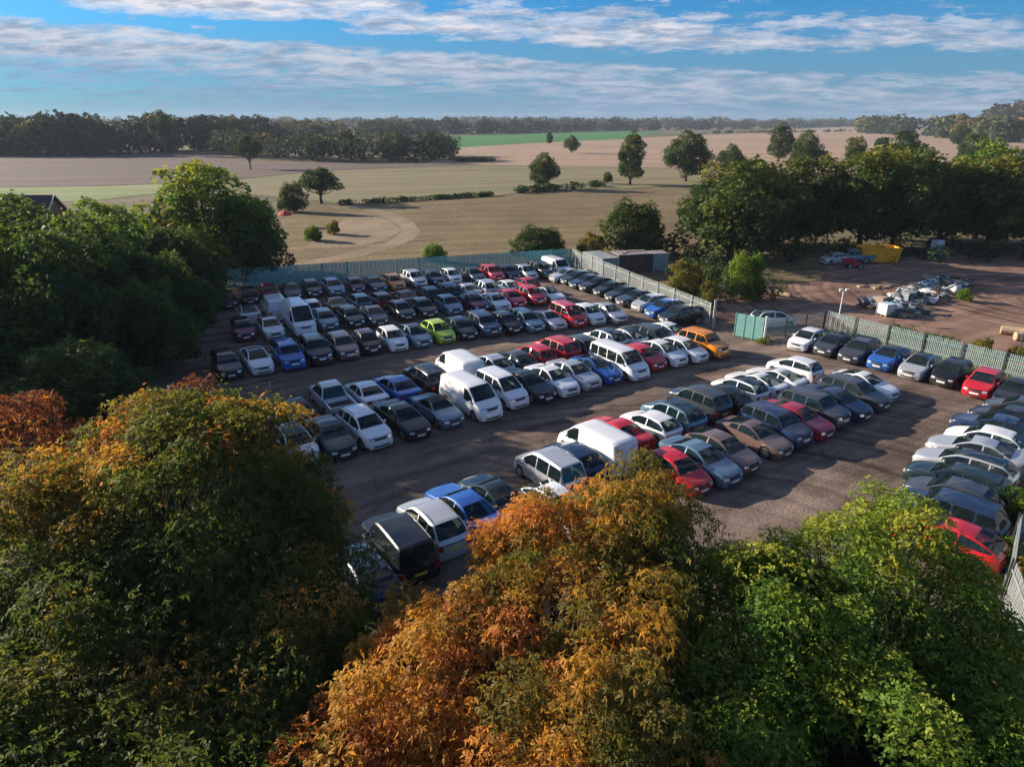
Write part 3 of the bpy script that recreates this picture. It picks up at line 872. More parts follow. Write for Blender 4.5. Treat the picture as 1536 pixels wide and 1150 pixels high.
LOT_CARS = {
    'A': [
        ('saloon', 'grey', -28.29, 64.96, -59.6),
        ('hatch', 'black', -26.48, 66.35, -65.1),
        ('hatch', 'maroon', -24.67, 67.40, -61.5),
        ('saloon', 'dkgreen', -22.80, 68.01, -62.7),
        ('hatch', 'black', -20.94, 69.04, -62.5),
        ('estate', 'steel', -18.96, 70.10, -62.3),
        ('mini', 'plum', -16.74, 70.73, -64.4),
        ('saloon', 'grey', -14.84, 71.60, -62.3),
        ('hatch', 'orange', -12.89, 72.47, -63.0),
        ('suv', 'silver', -10.89, 73.65, -58.0),
        ('hatch', 'navy', -8.78, 74.48, -61.7),
        ('mini', 'white', -6.89, 75.16, -62.4),
        ('saloon', 'grey', -4.46, 75.93, -62.3),
        ('suv', 'red', -2.39, 76.50, -62.8),
        ('hatch', 'black', -0.48, 77.07, -63.3),
        ('hatch', 'silver', 1.53, 77.34, -62.5),
        ('suv', 'black', 3.31, 78.14, -61.4),
        ('van', 'white', 5.24, 79.17, -62.3),
    ],
    'Br': [
        ('saloon', 'white', -24.14, 59.71, 119.1),
        ('van', 'white', -22.06, 60.86, 117.8),
        ('mini', 'silver', -18.91, 61.63, 118.0),
        ('saloon', 'black', -16.78, 62.35, 119.9),
        ('hatch', 'steel', -14.79, 63.54, 118.7),
        ('hatch', 'maroon', -12.84, 64.27, 117.4),
        ('saloon', 'maroon', -10.72, 65.42, 117.8),
        ('hatch', 'dkgreen', -8.38, 66.38, 118.6),
        ('suv', 'grey', -6.56, 67.15, 120.3),
        ('saloon', 'silver', -4.70, 68.21, 117.7),
        ('suv', 'silver', -2.84, 68.89, 117.7),
        ('hatch', 'white', -0.64, 70.07, 119.2),
        ('hatch', 'red', 1.46, 71.09, 116.9),
    ],
    'Bf': [
        ('hatch', 'maroon', -22.66, 54.44, -61.4),
        ('saloon', 'silver', -20.59, 55.16, -59.9),
        ('bigvan', 'white', -18.50, 56.48, -60.3),
        ('hatch', 'steel', -16.54, 57.50, -60.9),
        ('hatch', 'dkgreen', -14.46, 58.38, -60.2),
        ('saloon', 'grey', -12.51, 59.13, -64.4),
        ('hatch', 'black', -10.30, 60.68, -59.8),
        ('hatch', 'black', -8.33, 61.52, -62.2),
        ('hatch', 'steel', -6.05, 62.49, -63.0),
        ('hatch', 'plum', -3.74, 63.45, -60.7),
        ('saloon', 'white', -1.70, 64.10, -60.2),
        ('hatch', 'red', -0.09, 65.26, -61.5),
        ('suv', 'red', 1.88, 66.17, -62.3),
        ('coupe', 'white', 3.78, 66.98, -61.0),
    ],
    'C': [
        ('estate', 'black', -20.69, 45.96, -60.1),
        ('saloon', 'white', -18.82, 46.90, -58.3),
        ('suv', 'blue', -16.73, 47.64, -59.1),
        ('suv', 'black', -15.00, 48.70, -59.8),
        ('suv', 'bronze', -13.27, 49.88, -58.7),
        ('mini', 'plumblack', -11.52, 50.94, -60.2),
        ('hatch', 'white', -9.67, 51.89, -61.1),
        ('hatch', 'steel', -7.96, 52.85, -59.3),
        ('hatch', 'lime', -6.18, 53.99, -59.3),
        ('hatch', 'black', -4.37, 54.90, -60.3),
        ('suv', 'navy', -2.49, 55.74, -60.9),
        ('hatch', 'black', -0.56, 56.49, -59.7),
        ('estate', 'steel', 1.24, 57.27, -63.0),
        ('coupe', 'silver', 3.19, 57.72, -59.2),
        ('mpv', 'red', 5.01, 58.45, -59.4),
        ('hatch', 'white', 6.89, 59.33, -62.0),
        ('saloon', 'silver', 8.75, 59.98, -59.9),
    ],
    'Dr': [
        ('saloon', 'blue', -15.25, 36.92, 122.8),
        ('saloon', 'black', -13.29, 37.58, 124.9),
        ('pickup', 'silver', -11.37, 39.21, 121.6),
        ('saloon', 'white', -9.42, 40.19, 122.9),
        ('saloon', 'blue', -7.62, 41.31, 124.9),
        ('suv', 'black', -5.86, 42.77, 125.4),
        ('van', 'white', -3.73, 44.57, 121.4),
        ('hatch', 'silver', -1.48, 45.58, 123.4),
        ('hatch', 'grey', 0.18, 46.62, 124.4),
        ('hatch', 'red', 1.77, 47.78, 123.3),
        ('suv', 'red', 3.40, 48.87, 125.9),
        ('hatch', 'grey', 5.18, 49.97, 122.6),
        ('suv', 'silver', 7.39, 51.34, 124.4),
        ('hatch', 'white', 9.15, 52.26, 122.7),
        ('estate', 'grey', 10.82, 53.26, 125.7),
        ('hatch', 'white', 12.59, 54.11, 124.0),
    ],
    'Df': [
        ('hatch', 'silver', -11.79, 32.89, -54.4),
        ('saloon', 'dkgreen', -10.10, 33.87, -56.1),
        ('suv', 'white', -8.46, 34.98, -52.0),
        ('saloon', 'black', -6.49, 36.34, -53.1),
        ('roadster', 'steel', -4.55, 37.73, -53.1),
        ('van', 'white', -2.57, 39.02, -52.6),
        ('mpv', 'white', -0.68, 40.62, -53.6),
        ('saloon', 'black', 1.04, 41.74, -54.8),
        ('saloon', 'white', 2.69, 42.79, -55.0),
        ('saloon', 'silver', 4.28, 43.94, -55.0),
        ('coupe', 'blue', 5.95, 44.99, -52.4),
        ('minibus', 'white', 7.75, 45.90, -55.8),
        ('hatch', 'red', 9.70, 47.47, -54.7),
        ('hatch', 'white', 11.37, 48.48, -54.4),
        ('hatch', 'white', 13.18, 49.28, -53.7),
        ('suv', 'orange', 14.95, 50.24, -53.3),
    ],
    'Er': [
        ('hatch', 'navy', -5.76, 21.71, 123.5),
        ('offroader', 'black', -4.72, 23.43, 122.9),
        ('suv', 'silver', -3.50, 25.00, 125.0),
        ('saloon', 'blue', -2.23, 26.36, 126.5),
        ('coupe', 'dkgreen', -0.95, 27.60, 125.9),
        ('mpv', 'silver', 1.83, 29.82, 125.3),
        ('hatch', 'navy', 3.11, 31.06, 124.6),
        ('van', 'white', 4.47, 32.34, 125.4),
        ('saloon', 'red', 5.92, 34.34, 124.7),
        ('hatch', 'white', 7.98, 35.45, 126.0),
        ('suv', 'steel', 9.55, 36.58, 124.0),
        ('suv', 'grey', 11.52, 38.50, 125.2),
        ('hatch', 'black', 13.24, 39.57, 124.9),
        ('hatch', 'white', 14.88, 40.92, 125.7),
        ('coupe', 'white', 16.38, 42.18, 125.3),
        ('coupe', 'white', 18.03, 43.07, 128.1),
        ('hatch', 'white', 20.02, 44.88, 126.8),
    ],
    'Ef': [
        ('hatch', 'white', 2.08, 26.45, -53.2),
        ('hatch', 'red', 8.25, 30.04, -57.4),
        ('saloon', 'steel', 9.74, 31.10, -55.4),
        ('hatch', 'bronze', 11.24, 32.29, -55.7),
        ('coupe', 'bronze', 13.52, 33.99, -54.4),
        ('suv', 'navy', 15.08, 35.10, -57.7),
        ('saloon', 'crimson', 16.73, 36.33, -53.6),
        ('suv', 'grey', 18.40, 37.70, -53.7),
        ('saloon', 'navy', 20.20, 38.81, -56.6),
        ('estate', 'grey', 22.12, 40.41, -56.2),
        ('coupe', 'white', 23.55, 41.90, -56.0),
    ],
    'F': [
        ('hatch', 'white', 23.78, 51.72, -139.9),
        ('hatch', 'grey', 25.17, 50.32, -139.2),
        ('estate', 'grey', 26.60, 48.95, -137.5),
        ('hatch', 'blue', 28.00, 47.31, -140.2),
        ('hatch', 'silver', 29.31, 45.52, -139.1),
        ('hatch', 'black', 30.59, 43.92, -139.8),
        ('hatch', 'red', 31.64, 42.07, -137.9),
        ('saloon', 'black', 32.65, 40.40, -139.1),
    ],
    'G': [
        ('hatch', 'grey', 30.88, 37.46, 135.6),
        ('hatch', 'black', 29.29, 36.23, 132.7),
        ('saloon', 'navy', 27.59, 34.79, 133.8),
        ('hatch', 'white', 25.92, 33.23, 133.0),
        ('saloon', 'silver', 24.50, 31.88, 135.8),
        ('estate', 'silver', 23.01, 30.39, 134.8),
        ('estate', 'dkgreen', 21.74, 28.91, 133.6),
        ('hatch', 'grey', 20.52, 27.38, 133.5),
        ('suv', 'navy', 19.38, 25.74, 134.6),
        ('hatch', 'red', 18.30, 24.04, 133.2),
    ],
    'H': [
        ('saloon', 'silver', 6.37, 75.79, -156.1),
        ('hatch', 'dkgreen', 7.35, 74.24, -154.4),
        ('saloon', 'navy', 8.33, 72.67, -152.0),
        ('saloon', 'black', 9.37, 71.10, -155.3),
        ('hatch', 'black', 10.36, 69.06, -155.7),
        ('saloon', 'dkgreen', 11.51, 66.97, -156.4),
        ('saloon', 'grey', 12.42, 65.14, -156.6),
        ('hatch', 'silver', 13.33, 63.16, -154.4),
        ('hatch', 'blue', 14.22, 60.95, -154.0),
        ('suv', 'black', 15.10, 58.29, -155.0),
    ],
}
ROWS = {
    'A': ('back row along the green fence', 'cars parked along the back fence'),
    'Br': ('far side of second double row', 'cars parked in the second double row'),
    'Bf': ('near side of second double row', 'cars parked in the second double row'),
    'C': ('single row behind the middle aisle', 'cars parked in the single row'),
    'Dr': ('far side of middle double row', 'cars parked in the middle double row'),
    'Df': ('near side of middle double row', 'cars parked in the middle double row'),
    'Er': ('far side of nearest double row', 'cars parked in the nearest double row'),
    'Ef': ('near side of nearest double row', 'cars parked in the nearest double row'),
    'F': ('row nosed out from the right-hand fence', 'cars parked along the right-hand fence'),
    'G': ('slanting row at the right edge', 'cars parked at the right edge'),
    'H': ('row along the diagonal fence by the shed', 'cars parked along the diagonal fence'),
}
ORD = ['first', 'second', 'third', 'fourth', 'fifth', 'sixth', 'seventh', 'eighth', 'ninth', 'tenth', 'eleventh', 'twelfth',
       'thirteenth', 'fourteenth', 'fifteenth', 'sixteenth', 'seventeenth', 'eighteenth']


def park_cars():
    for row, cars in LOT_CARS.items():
        where, grp = ROWS[row]
        for i, (kind, colour, x, y, h) in enumerate(cars):
            side = 'from back' if row in 'GH' else 'from left'
            label = '%s %s, %s %s, %s' % (PAINT[colour][0], TYPE_NAME[kind][0], ORD[i], side, where)
            place_car(kind, colour, x, y, h, label, grp)


park_cars()


# ------------------------------------------------------------------ trees and shrubs
LEAF = {
    'green': leaf_mat('leaves_green', ((0.0, (0.022, 0.056, 0.015)), (0.35, (0.062, 0.14, 0.024)), (0.7, (0.155, 0.24, 0.032)), (1.0, (0.32, 0.32, 0.04)))),
    'dark': leaf_mat('leaves_dark', ((0.0, (0.015, 0.034, 0.016)), (0.5, (0.042, 0.085, 0.024)), (1.0, (0.115, 0.165, 0.036)))),
    'olive': leaf_mat('leaves_olive', ((0.0, (0.06, 0.075, 0.018)), (0.5, (0.18, 0.165, 0.032)), (1.0, (0.34, 0.25, 0.045)))),
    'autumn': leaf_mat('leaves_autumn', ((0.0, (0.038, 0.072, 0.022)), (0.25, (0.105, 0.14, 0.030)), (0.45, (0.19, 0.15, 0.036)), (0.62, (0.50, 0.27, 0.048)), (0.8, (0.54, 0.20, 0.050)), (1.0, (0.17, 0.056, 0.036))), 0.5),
    'yellow': leaf_mat('leaves_yellow', ((0.0, (0.045, 0.08, 0.016)), (0.5, (0.16, 0.19, 0.028)), (1.0, (0.36, 0.31, 0.035)))),
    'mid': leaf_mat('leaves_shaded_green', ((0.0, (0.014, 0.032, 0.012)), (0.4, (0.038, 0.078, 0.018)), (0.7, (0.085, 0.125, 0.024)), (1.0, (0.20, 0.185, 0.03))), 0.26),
    'wood': leaf_mat('leaves_far', ((0.0, (0.018, 0.036, 0.020)), (0.5, (0.050, 0.078, 0.034)), (0.8, (0.115, 0.125, 0.042)), (1.0, (0.20, 0.13, 0.045))), 0.15, 0.8),
}
M['bark'] = pmat('bark', (0.085, 0.066, 0.052), 0.9, var=0.35, vscale=4, bump=0.6, bscale=14)


def unit(a):
    return a / np.maximum(np.linalg.norm(a, axis=1, keepdims=True), 1e-6)


def leaf_geometry(rng, pos, out, size, angles, wid, droop):
    """Sprays of pointed leaflets: pos (n,3), outward direction (n,3), size (n)."""
    n = len(pos)
    up = np.array([0, 0, 1.0])
    d = unit(out * 0.55 + rng.normal(0, 0.62, (n, 3)) + up * -droop)
    nm = unit(out * 0.5 + up * 0.75 + rng.normal(0, 0.45, (n, 3)))
    nm = unit(nm - d * np.sum(nm * d, axis=1, keepdims=True))
    s = np.cross(nm, d)
    V = []
    for a in angles:
        ca, sa = math.cos(RAD(a)), math.sin(RAD(a))
        di = d * ca + s * sa
        ln = (size * (1 - 0.22 * abs(a) / 75) * rng.uniform(0.8, 1.15, n))[:, None]
        pe = np.cross(nm, di)
        mid = pos + di * ln * 0.56 + nm * ln * 0.05
        tip = pos + di * ln - up * ln * (0.10 + 0.25 * droop)
        V.append(np.stack([pos + di * ln * 0.05, mid + pe * ln * wid, tip, mid - pe * ln * wid], axis=1))
    V = np.stack(V, axis=1).reshape(-1, 3)
    return V


def crown_mesh(name, rng, puffs, centre, n, size, angles, wid, droop, tint_fn, mat, squash=0.85, inner=0.5):
    P = np.array([p[:3] for p in puffs]); Rr = np.array([p[3] for p in puffs])
    w = Rr ** 2
    k = rng.choice(len(P), n, p=w / w.sum())
    c = np.array(centre)
    outp = unit(P[k] - c + 1e-4)
    d = unit(rng.normal(0, 1, (n, 3)) + outp * 0.55 + np.array([0, 0, 0.25]))
    rr = inner + (1.06 - inner) * rng.random(n) ** 0.55
    q = d * (Rr[k] * rr)[:, None]
    q[:, 2] *= squash
    pos = P[k] + q
    ax = unit(rng.normal(0, 1, (len(P), 3)) + unit(P - c + 1e-4) * 0.8)[k]
    pos += ax * np.sum(q * ax, axis=1, keepdims=True) * 0.55
    loose = rng.random(n) < 0.16
    pos[loose] += rng.normal(0, 0.24, (int(loose.sum()), 3)) * Rr[k][loose][:, None]
    out = unit(d + outp * 0.4)
    sz = size * rng.uniform(0.55, 1.45, n)
    V = leaf_geometry(rng, pos, out, sz, angles, wid, droop)
    nf = n * len(angles)
    t = tint_fn(pos, k, rr)
    t = np.repeat(t, len(angles)) + rng.normal(0, 0.04, nf)
    return np_mesh(name, V, np.arange(nf * 4), np.full(nf, 4), mat, False, np.clip(t, 0, 1))


def lobes_to_puffs(rng, lobes, n, r0, r1, zmin=-0.45):
    """Scatter foliage clumps over the outside of the crown's lobes (x, y, z, rx, ry, rz)."""
    out = []
    A = np.array([l[3] * l[4] + l[3] * l[5] for l in lobes]); A = A / A.sum()
    tries = 0
    while len(out) < n and tries < n * 30:
        tries += 1
        i = rng.choice(len(lobes), p=A)
        x, y, z, a, b, c = lobes[i]
        d = rng.normal(0, 1, 3); d /= np.linalg.norm(d)
        if d[2] < zmin: continue
        r = rng.uniform(0.70, 1.0) if rng.random() < 0.85 else rng.uniform(0.3, 0.7)
        p = np.array([x + d[0] * a * r, y + d[1] * b * r, z + d[2] * c * r])
        deep = False
        for j, (X, Y, Z, a2, b2, c2) in enumerate(lobes):
            if j != i and ((p[0] - X) / a2) ** 2 + ((p[1] - Y) / b2) ** 2 + ((p[2] - Z) / c2) ** 2 < 0.45: deep = True
        if deep: continue
        out.append((*p, rng.uniform(r0, r1)))
    return out


def branches(rng, puffs, base, fork_z, r_base, lean=(0, 0), nl=7, every=1):
    """Tapered trunk with limbs running out to the foliage clumps."""
    tr, lb = MB(), MB()
    b = Vector(base)
    fork = Vector((b.x + lean[0], b.y + lean[1], fork_z))
    tr.tube([b + Vector((0, 0, -0.15)), b + Vector((0, 0, 0.25)), b.lerp(fork, 0.5) + Vector((0.08, -0.06, 0)), fork],
            [r_base * 1.5, r_base * 1.1, r_base * 0.9, r_base * 0.75], 9)
    pts = [Vector(p[:3]) for p in puffs]
    top = max(p.z for p in pts)
    near = min(pts, key=lambda q: (q.x - fork.x) ** 2 + (q.y - fork.y) ** 2 - 0.3 * q.z)
    tr.tube([fork, fork.lerp(near, 0.5) + Vector((rng.uniform(-.2, .2), rng.uniform(-.2, .2), 0)), fork.lerp(near, 0.85)],
            [r_base * 0.75, r_base * 0.42, 0.03], 7)
    for i, p in enumerate(pts):
        if i % every: continue
        s = fork + Vector((0, 0, rng.uniform(-0.2, 0.55) * max(0.2, (p.z - fork.z))))
        m = s.lerp(p, 0.5) + Vector((rng.uniform(-.25, .25), rng.uniform(-.25, .25), -0.12 * (p - s).length))
        r = r_base * rng.uniform(0.16, 0.32)
        lb.tube([s, m, p], [r, r * 0.6, 0.012], 5, caps=False)
    return tr, lb


PALM = (-78, -40, 0, 40, 78)
TRI = (-55, 0, 55)
TRI5 = (-62, -4, 58)
TWO = (-35, 40)


def grow_tree(name, label, seed, base, lobes, npuff, r0, r1, nleaf, size, angles, wid, droop, tint_fn, mat, fork_z, r_base,
              group=None, category='tree', centre=None, inner=0.5, every=1, lean=(0, 0), zmin=-0.45):
    rng = np.random.default_rng(seed)
    puffs = lobes_to_puffs(rng, lobes, npuff, r0, r1, zmin)
    if centre is None:
        L_ = np.array(lobes); centre = tuple(L_[:, :3].mean(0))
    root = empty(name, base)
    tag(root, label, category, group)
    rel = Vector(base)
    sh = lambda p: (p[0] - rel.x, p[1] - rel.y, p[2] - rel.z)
    puffs = [(*sh(p), p[3]) for p in puffs]
    c = sh(centre)
    pt = np.random.default_rng(seed + 1).normal(0, 1, len(puffs))
    cm = crown_mesh('crown', rng, puffs, c, nleaf, size, angles, wid, droop, lambda pos, k, rr: tint_fn(pos + np.array(base), pt[k], rr), mat, inner=inner)
    tr, lb = branches(rng, puffs, (0, 0, 0), fork_z, r_base, lean, every=every)
    trunk = tr.build('trunk', M['bark'], root, True)
    crown = obj('crown', cm, root)
    lb.build('limbs', M['bark'], root, True)
    return root


def ramp01(x, a, b):
    return np.clip((x - a) / (b - a), 0, 1)


# --- the big trees in front of the lot
grow_tree('autumn_tree', 'large olive and rust autumn tree filling the lower left foreground', 11, (-9.6, 15.6, 0),
          [(-9.8, 17.4, 6.1, 4.0, 3.2, 3.1), (-7.2, 16.0, 4.9, 2.4, 2.4, 2.4), (-6.0, 14.2, 4.0, 2.1, 2.4, 2.2), (-12.4, 15.6, 5.3, 3.0, 2.8, 2.7),
           (-9.4, 13.4, 4.6, 3.2, 2.8, 2.4), (-6.4, 11.8, 3.6, 2.3, 2.2, 2.1), (-9.8, 19.4, 6.3, 2.0, 1.7, 2.4)],
          290, 0.5, 1.05, 76000, 0.145, TRI5, 0.175, 0.5,
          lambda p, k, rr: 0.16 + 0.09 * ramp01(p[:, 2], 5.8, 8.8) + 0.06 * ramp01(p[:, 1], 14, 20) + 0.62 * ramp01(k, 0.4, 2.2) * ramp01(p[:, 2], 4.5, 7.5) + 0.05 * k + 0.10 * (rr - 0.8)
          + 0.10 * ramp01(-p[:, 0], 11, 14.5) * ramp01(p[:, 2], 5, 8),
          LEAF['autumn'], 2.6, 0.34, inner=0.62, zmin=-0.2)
grow_tree('autumn_tree', 'dark green lower tree in the bottom left corner', 12, (-8.6, 7.8, 0),
          [(-8.6, 8.6, 4.2, 3.2, 2.6, 2.5), (-5.8, 9.2, 3.7, 2.2, 2.4, 2.2), (-11.4, 9.6, 4.6, 2.8, 2.6, 2.4), (-5.0, 6.6, 3.2, 2.4, 2.0, 2.0)],
          150, 0.5, 1.0, 23000, 0.155, TRI5, 0.18, 0.5,
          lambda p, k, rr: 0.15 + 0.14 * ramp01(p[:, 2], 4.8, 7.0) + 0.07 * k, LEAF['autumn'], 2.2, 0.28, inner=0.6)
grow_tree('autumn_tree', 'russet treetop at the left edge beyond the olive autumn tree', 13, (-18.2, 22.0, 0),
          [(-19.2, 22.4, 5.0, 2.4, 2.4, 2.5), (-15.8, 21.4, 4.5, 2.0, 2.0, 2.0), (-20.8, 20.4, 4.9, 2.4, 2.4, 2.4)],
          110, 0.5, 0.95, 15000, 0.150, TRI5, 0.175, 0.5,
          lambda p, k, rr: 0.62 + 0.40 * ramp01(p[:, 2], 4.4, 6.6) + 0.12 * k, LEAF['autumn'], 2.4, 0.26, inner=0.6)
grow_tree('autumn_tree', 'bright orange and gold autumn tree at the bottom centre', 14, (0.6, 11.6, 0),
          [(3.0, 14.9, 6.0, 1.9, 1.8, 2.6), (2.4, 12.9, 5.6, 1.9, 1.9, 2.3), (1.3, 14.5, 5.7, 2.0, 1.9, 2.4), (0.4, 12.4, 5.3, 2.3, 2.0, 2.2), (-1.5, 11.4, 4.6, 2.3, 2.2, 2.3), (1.5, 10.5, 4.8, 2.7, 2.5, 2.5),
           (-3.0, 9.6, 3.7, 1.9, 2.0, 2.1), (0.0, 8.6, 4.0, 2.7, 2.2, 2.3), (-3.7, 7.8, 3.1, 1.7, 1.8, 1.8)],
          340, 0.34, 0.75, 84000, 0.132, TRI5, 0.165, 0.7,
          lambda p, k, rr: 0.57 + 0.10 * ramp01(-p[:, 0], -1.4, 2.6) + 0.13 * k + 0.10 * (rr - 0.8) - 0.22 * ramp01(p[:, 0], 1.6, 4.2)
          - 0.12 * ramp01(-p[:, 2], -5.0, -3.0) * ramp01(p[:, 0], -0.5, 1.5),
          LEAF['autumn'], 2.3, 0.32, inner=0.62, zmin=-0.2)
grow_tree('leafy_tree', 'broad green tree tinted sunlit yellow-green on top at the bottom right', 15, (7.6, 11.6, 0),
          [(8.9, 13.5, 6.0, 2.0, 2.1, 2.6), (6.6, 12.4, 5.3, 2.1, 2.1, 2.4), (9.9, 12.6, 4.9, 1.8, 2.0, 2.2), (7.6, 9.8, 4.4, 2.8, 2.4, 2.4),
           (4.6, 9.6, 3.9, 2.1, 2.1, 2.1), (10.2, 9.6, 3.8, 2.2, 2.2, 2.2), (6.8, 7.4, 3.5, 2.8, 2.2, 2.1), (5.3, 13.4, 4.9, 1.8, 1.8, 2.1), (4.7, 11.4, 4.5, 1.9, 1.8, 2.1), (9.6, 7.2, 3.2, 2.2, 2.0, 1.9)],
          380, 0.34, 0.75, 117000, 0.110, TWO, 0.27, 0.3,
          lambda p, k, rr: 0.54 + 0.30 * ramp01(p[:, 2], 5.6, 8.2) + 0.16 * k + 0.15 * (rr - 0.8), LEAF['green'], 2.3, 0.30, inner=0.62, zmin=-0.2)  # tint rises with height: the sunlit top is put into the leaf colour
grow_tree('leafy_bush', 'dark bush with rusty leaves beyond the fence at the lower right edge', 16, (15.6, 13.8, 0),
          [(15.4, 14.2, 1.8, 2.0, 2.4, 1.7), (13.6, 11.0, 2.2, 2.0, 2.0, 1.7), (19.6, 18.4, 1.2, 1.4, 2.4, 1.1)],
          110, 0.3, 0.65, 13000, 0.13, TRI, 0.27, 0.3,
          lambda p, k, rr: 0.22 + 0.14 * k + 0.3 * ramp01(p[:, 0], 16, 19), LEAF['autumn'], 0.9, 0.12, category='bush', inner=0.6)
bg = ground_at(1512, 772)
bg2 = ground_at(1486, 838)
grow_tree('leafy_bush', 'yellow-green bramble bush beside the red hatchback at the right edge', 17, (bg.x, bg.y, 0),
          [(bg.x, bg.y, 0.5, 0.7, 1.2, 0.7), (bg2.x, bg2.y, 0.5, 0.7, 1.3, 0.7)],
          40, 0.2, 0.4, 5500, 0.11, TRI, 0.27, 0.3,
          lambda p, k, rr: 0.5 + 0.18 * k, LEAF['green'], 0.3, 0.04, category='bush')

# --- tree patterns reused for trees farther away (about 10 m tall, base at the origin)
PATTERN = {}


def pattern(key, seed, lobes, npuff, r0, r1, nleaf, size, tint_fn, mat, fork_z=2.4, r_base=0.28, inner=0.55, zmin=-0.5, angles=TRI, wid=0.30):
    rng = np.random.default_rng(seed)
    puffs = lobes_to_puffs(rng, lobes, npuff, r0, r1, zmin)
    c = tuple(np.array(lobes)[:, :3].mean(0))
    pt = np.random.default_rng(seed + 1).normal(0, 1, len(puffs))
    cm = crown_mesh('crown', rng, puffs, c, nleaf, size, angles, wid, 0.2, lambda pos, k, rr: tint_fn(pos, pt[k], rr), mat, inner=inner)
    tr, lb = branches(rng, puffs, (0, 0, 0), fork_z, r_base, every=2)
    PATTERN[key] = (tr.mesh('trunk', M['bark'], True), cm, lb.mesh('limbs', M['bark'], True))


tf = lambda b, a=0.13, hz=0.2: (lambda p, k, rr: b + a * k + hz * (ramp01(p[:, 2], 3, 10) - 0.3) + 0.15 * (rr - 0.8))  # tint rises towards the crown top, putting lit treetops into the leaf colour
pattern('round', 21, [(0, 0, 6.4, 3.2, 3.2, 3.0), (2.2, -.8, 5.0, 2.4, 2.4, 2.5), (-2.3, .6, 4.6, 2.4, 2.5, 2.5), (0.4, 2.1, 5.4, 2.4, 2.2, 2.6), (-.4, -2.2, 4.4, 2.4, 2.2, 2.3), (0.8, 0.2, 8.0, 1.8, 1.8, 1.7), (-1.2, -.3, 2.8, 2.2, 2.2, 1.6)],
        150, 0.42, 1.05, 13500, 0.235, tf(0.46, 0.16), LEAF['green'], 1.6, zmin=-0.75)
pattern('tall', 22, [(0, 0, 6.6, 2.2, 2.2, 3.0), (0.9, -.5, 4.0, 2.0, 2.0, 2.2), (-.9, .3, 4.8, 1.9, 2.0, 2.4), (0.2, 0.2, 8.4, 1.3, 1.3, 1.7), (-.3, .5, 2.8, 1.7, 1.7, 1.5)],
        130, 0.36, 0.9, 11000, 0.225, tf(0.50, 0.17), LEAF['green'], 1.2, zmin=-0.7)
pattern('oak', 23, [(0, 0, 7.4, 2.8, 2.8, 2.2), (3.1, .3, 5.6, 2.2, 2.0, 1.6), (-3.1, -.4, 6.2, 2.2, 2.1, 1.7), (0.6, -2.0, 5.0, 2.2, 2.2, 1.7), (-1.0, 1.8, 4.8, 2.2, 2.0, 1.5)],
        105, 0.40, 0.95, 9500, 0.25, tf(0.40, 0.16), LEAF['dark'], 2.4, 0.36)
pattern('dark', 24, [(0, 0, 6.2, 3.2, 3.2, 3.4), (2.3, -1, 4.2, 2.5, 2.5, 2.8), (-2.3, .8, 4.4, 2.6, 2.5, 3.0), (0, -1.9, 7.2, 2.0, 2.0, 2.2), (0.6, 1.6, 3.0, 2.6, 2.4, 2.2), (-.6, -1.8, 2.8, 2.4, 2.2, 1.9)],
        160, 0.42, 1.05, 14000, 0.235, tf(0.46, 0.20, 0.35), LEAF['dark'], 1.3, zmin=-0.8)
pattern('airy', 25, [(0, 0, 7.0, 2.8, 2.8, 2.7), (2.2, -.7, 5.0, 2.2, 2.1, 2.2), (-2.2, .7, 4.6, 2.2, 2.2, 2.4), (0.2, 0, 3.2, 2.6, 2.4, 1.9), (.4, .9, 8.6, 1.3, 1.3, 1.3)],
        125, 0.36, 0.9, 11500, 0.225, tf(0.50, 0.20, 0.3), LEAF['green'], 1.8, zmin=-0.8)
pattern('bush', 26, [(0, 0, 5.0, 3.6, 3.4, 3.6), (2.7, -.8, 3.4, 2.7, 2.7, 3.0), (-2.9, .5, 3.8, 2.6, 2.6, 3.2), (0.9, -2.4, 6.2, 2.0, 1.9, 2.6), (-1.4, 1.0, 7.0, 1.8, 1.8, 2.2), (0.2, -2.6, 2.4, 2.6, 2.2, 2.2)],
        150, 0.5, 1.25, 10500, 0.33, tf(0.55, 0.20, 0.25), LEAF['green'], 0.9, 0.2, zmin=-0.8)
pattern('olive_bush', 27, [(0, 0, 4.4, 3.6, 3.4, 3.6), (2.6, -.8, 3.8, 2.6, 2.6, 3.4), (-2.6, .5, 4.4, 2.7, 2.4, 3.8), (0.6, -1.6, 6.8, 1.6, 1.6, 2.4)],
        140, 0.45, 1.15, 8500, 0.33, tf(0.45, 0.20, 0.25), LEAF['olive'], 0.9, 0.2, zmin=-0.8)


def place_tree(key, name, label, x, y, h, wide=1.0, group=None, category='tree', seed=0, z=0.0, leaf=None):
    rnd = random.Random(seed * 77 + int(x * 10) + int(y))
    root = empty(name, (x, y, z), rnd.uniform(0, 6.28))
    s = h / 9.9
    root.scale = (s * wide * rnd.uniform(0.94, 1.06), s * wide * rnd.uniform(0.94, 1.06), s)
    tag(root, label, category, group)
    for nm, me in zip(('trunk', 'crown', 'limbs'), PATTERN[key]):
        o = obj(nm, me, root)
        if leaf and nm == 'crown':
            o.material_slots[0].link = 'OBJECT'
            o.material_slots[0].material = LEAF[leaf]
    return root


def height_at(p, top_row):
    """Height of a thing standing at ground point p whose top was sighted at photo row top_row."""
    dep = PITCH + math.atan((top_row - 575) / FOCAL)
    return CAM_H - math.hypot(p[0] * 0.0 + p[1], 0) * math.tan(dep)


def field_tree(px, base_row, top_row, key, name, label, wide=1.0, group=None, category='tree', seed=0, leaf=None):
    p = ground_at(px, base_row)
    return place_tree(key, name, label, p.x, p.y, height_at(p, top_row), wide, group, category, seed, leaf=leaf)


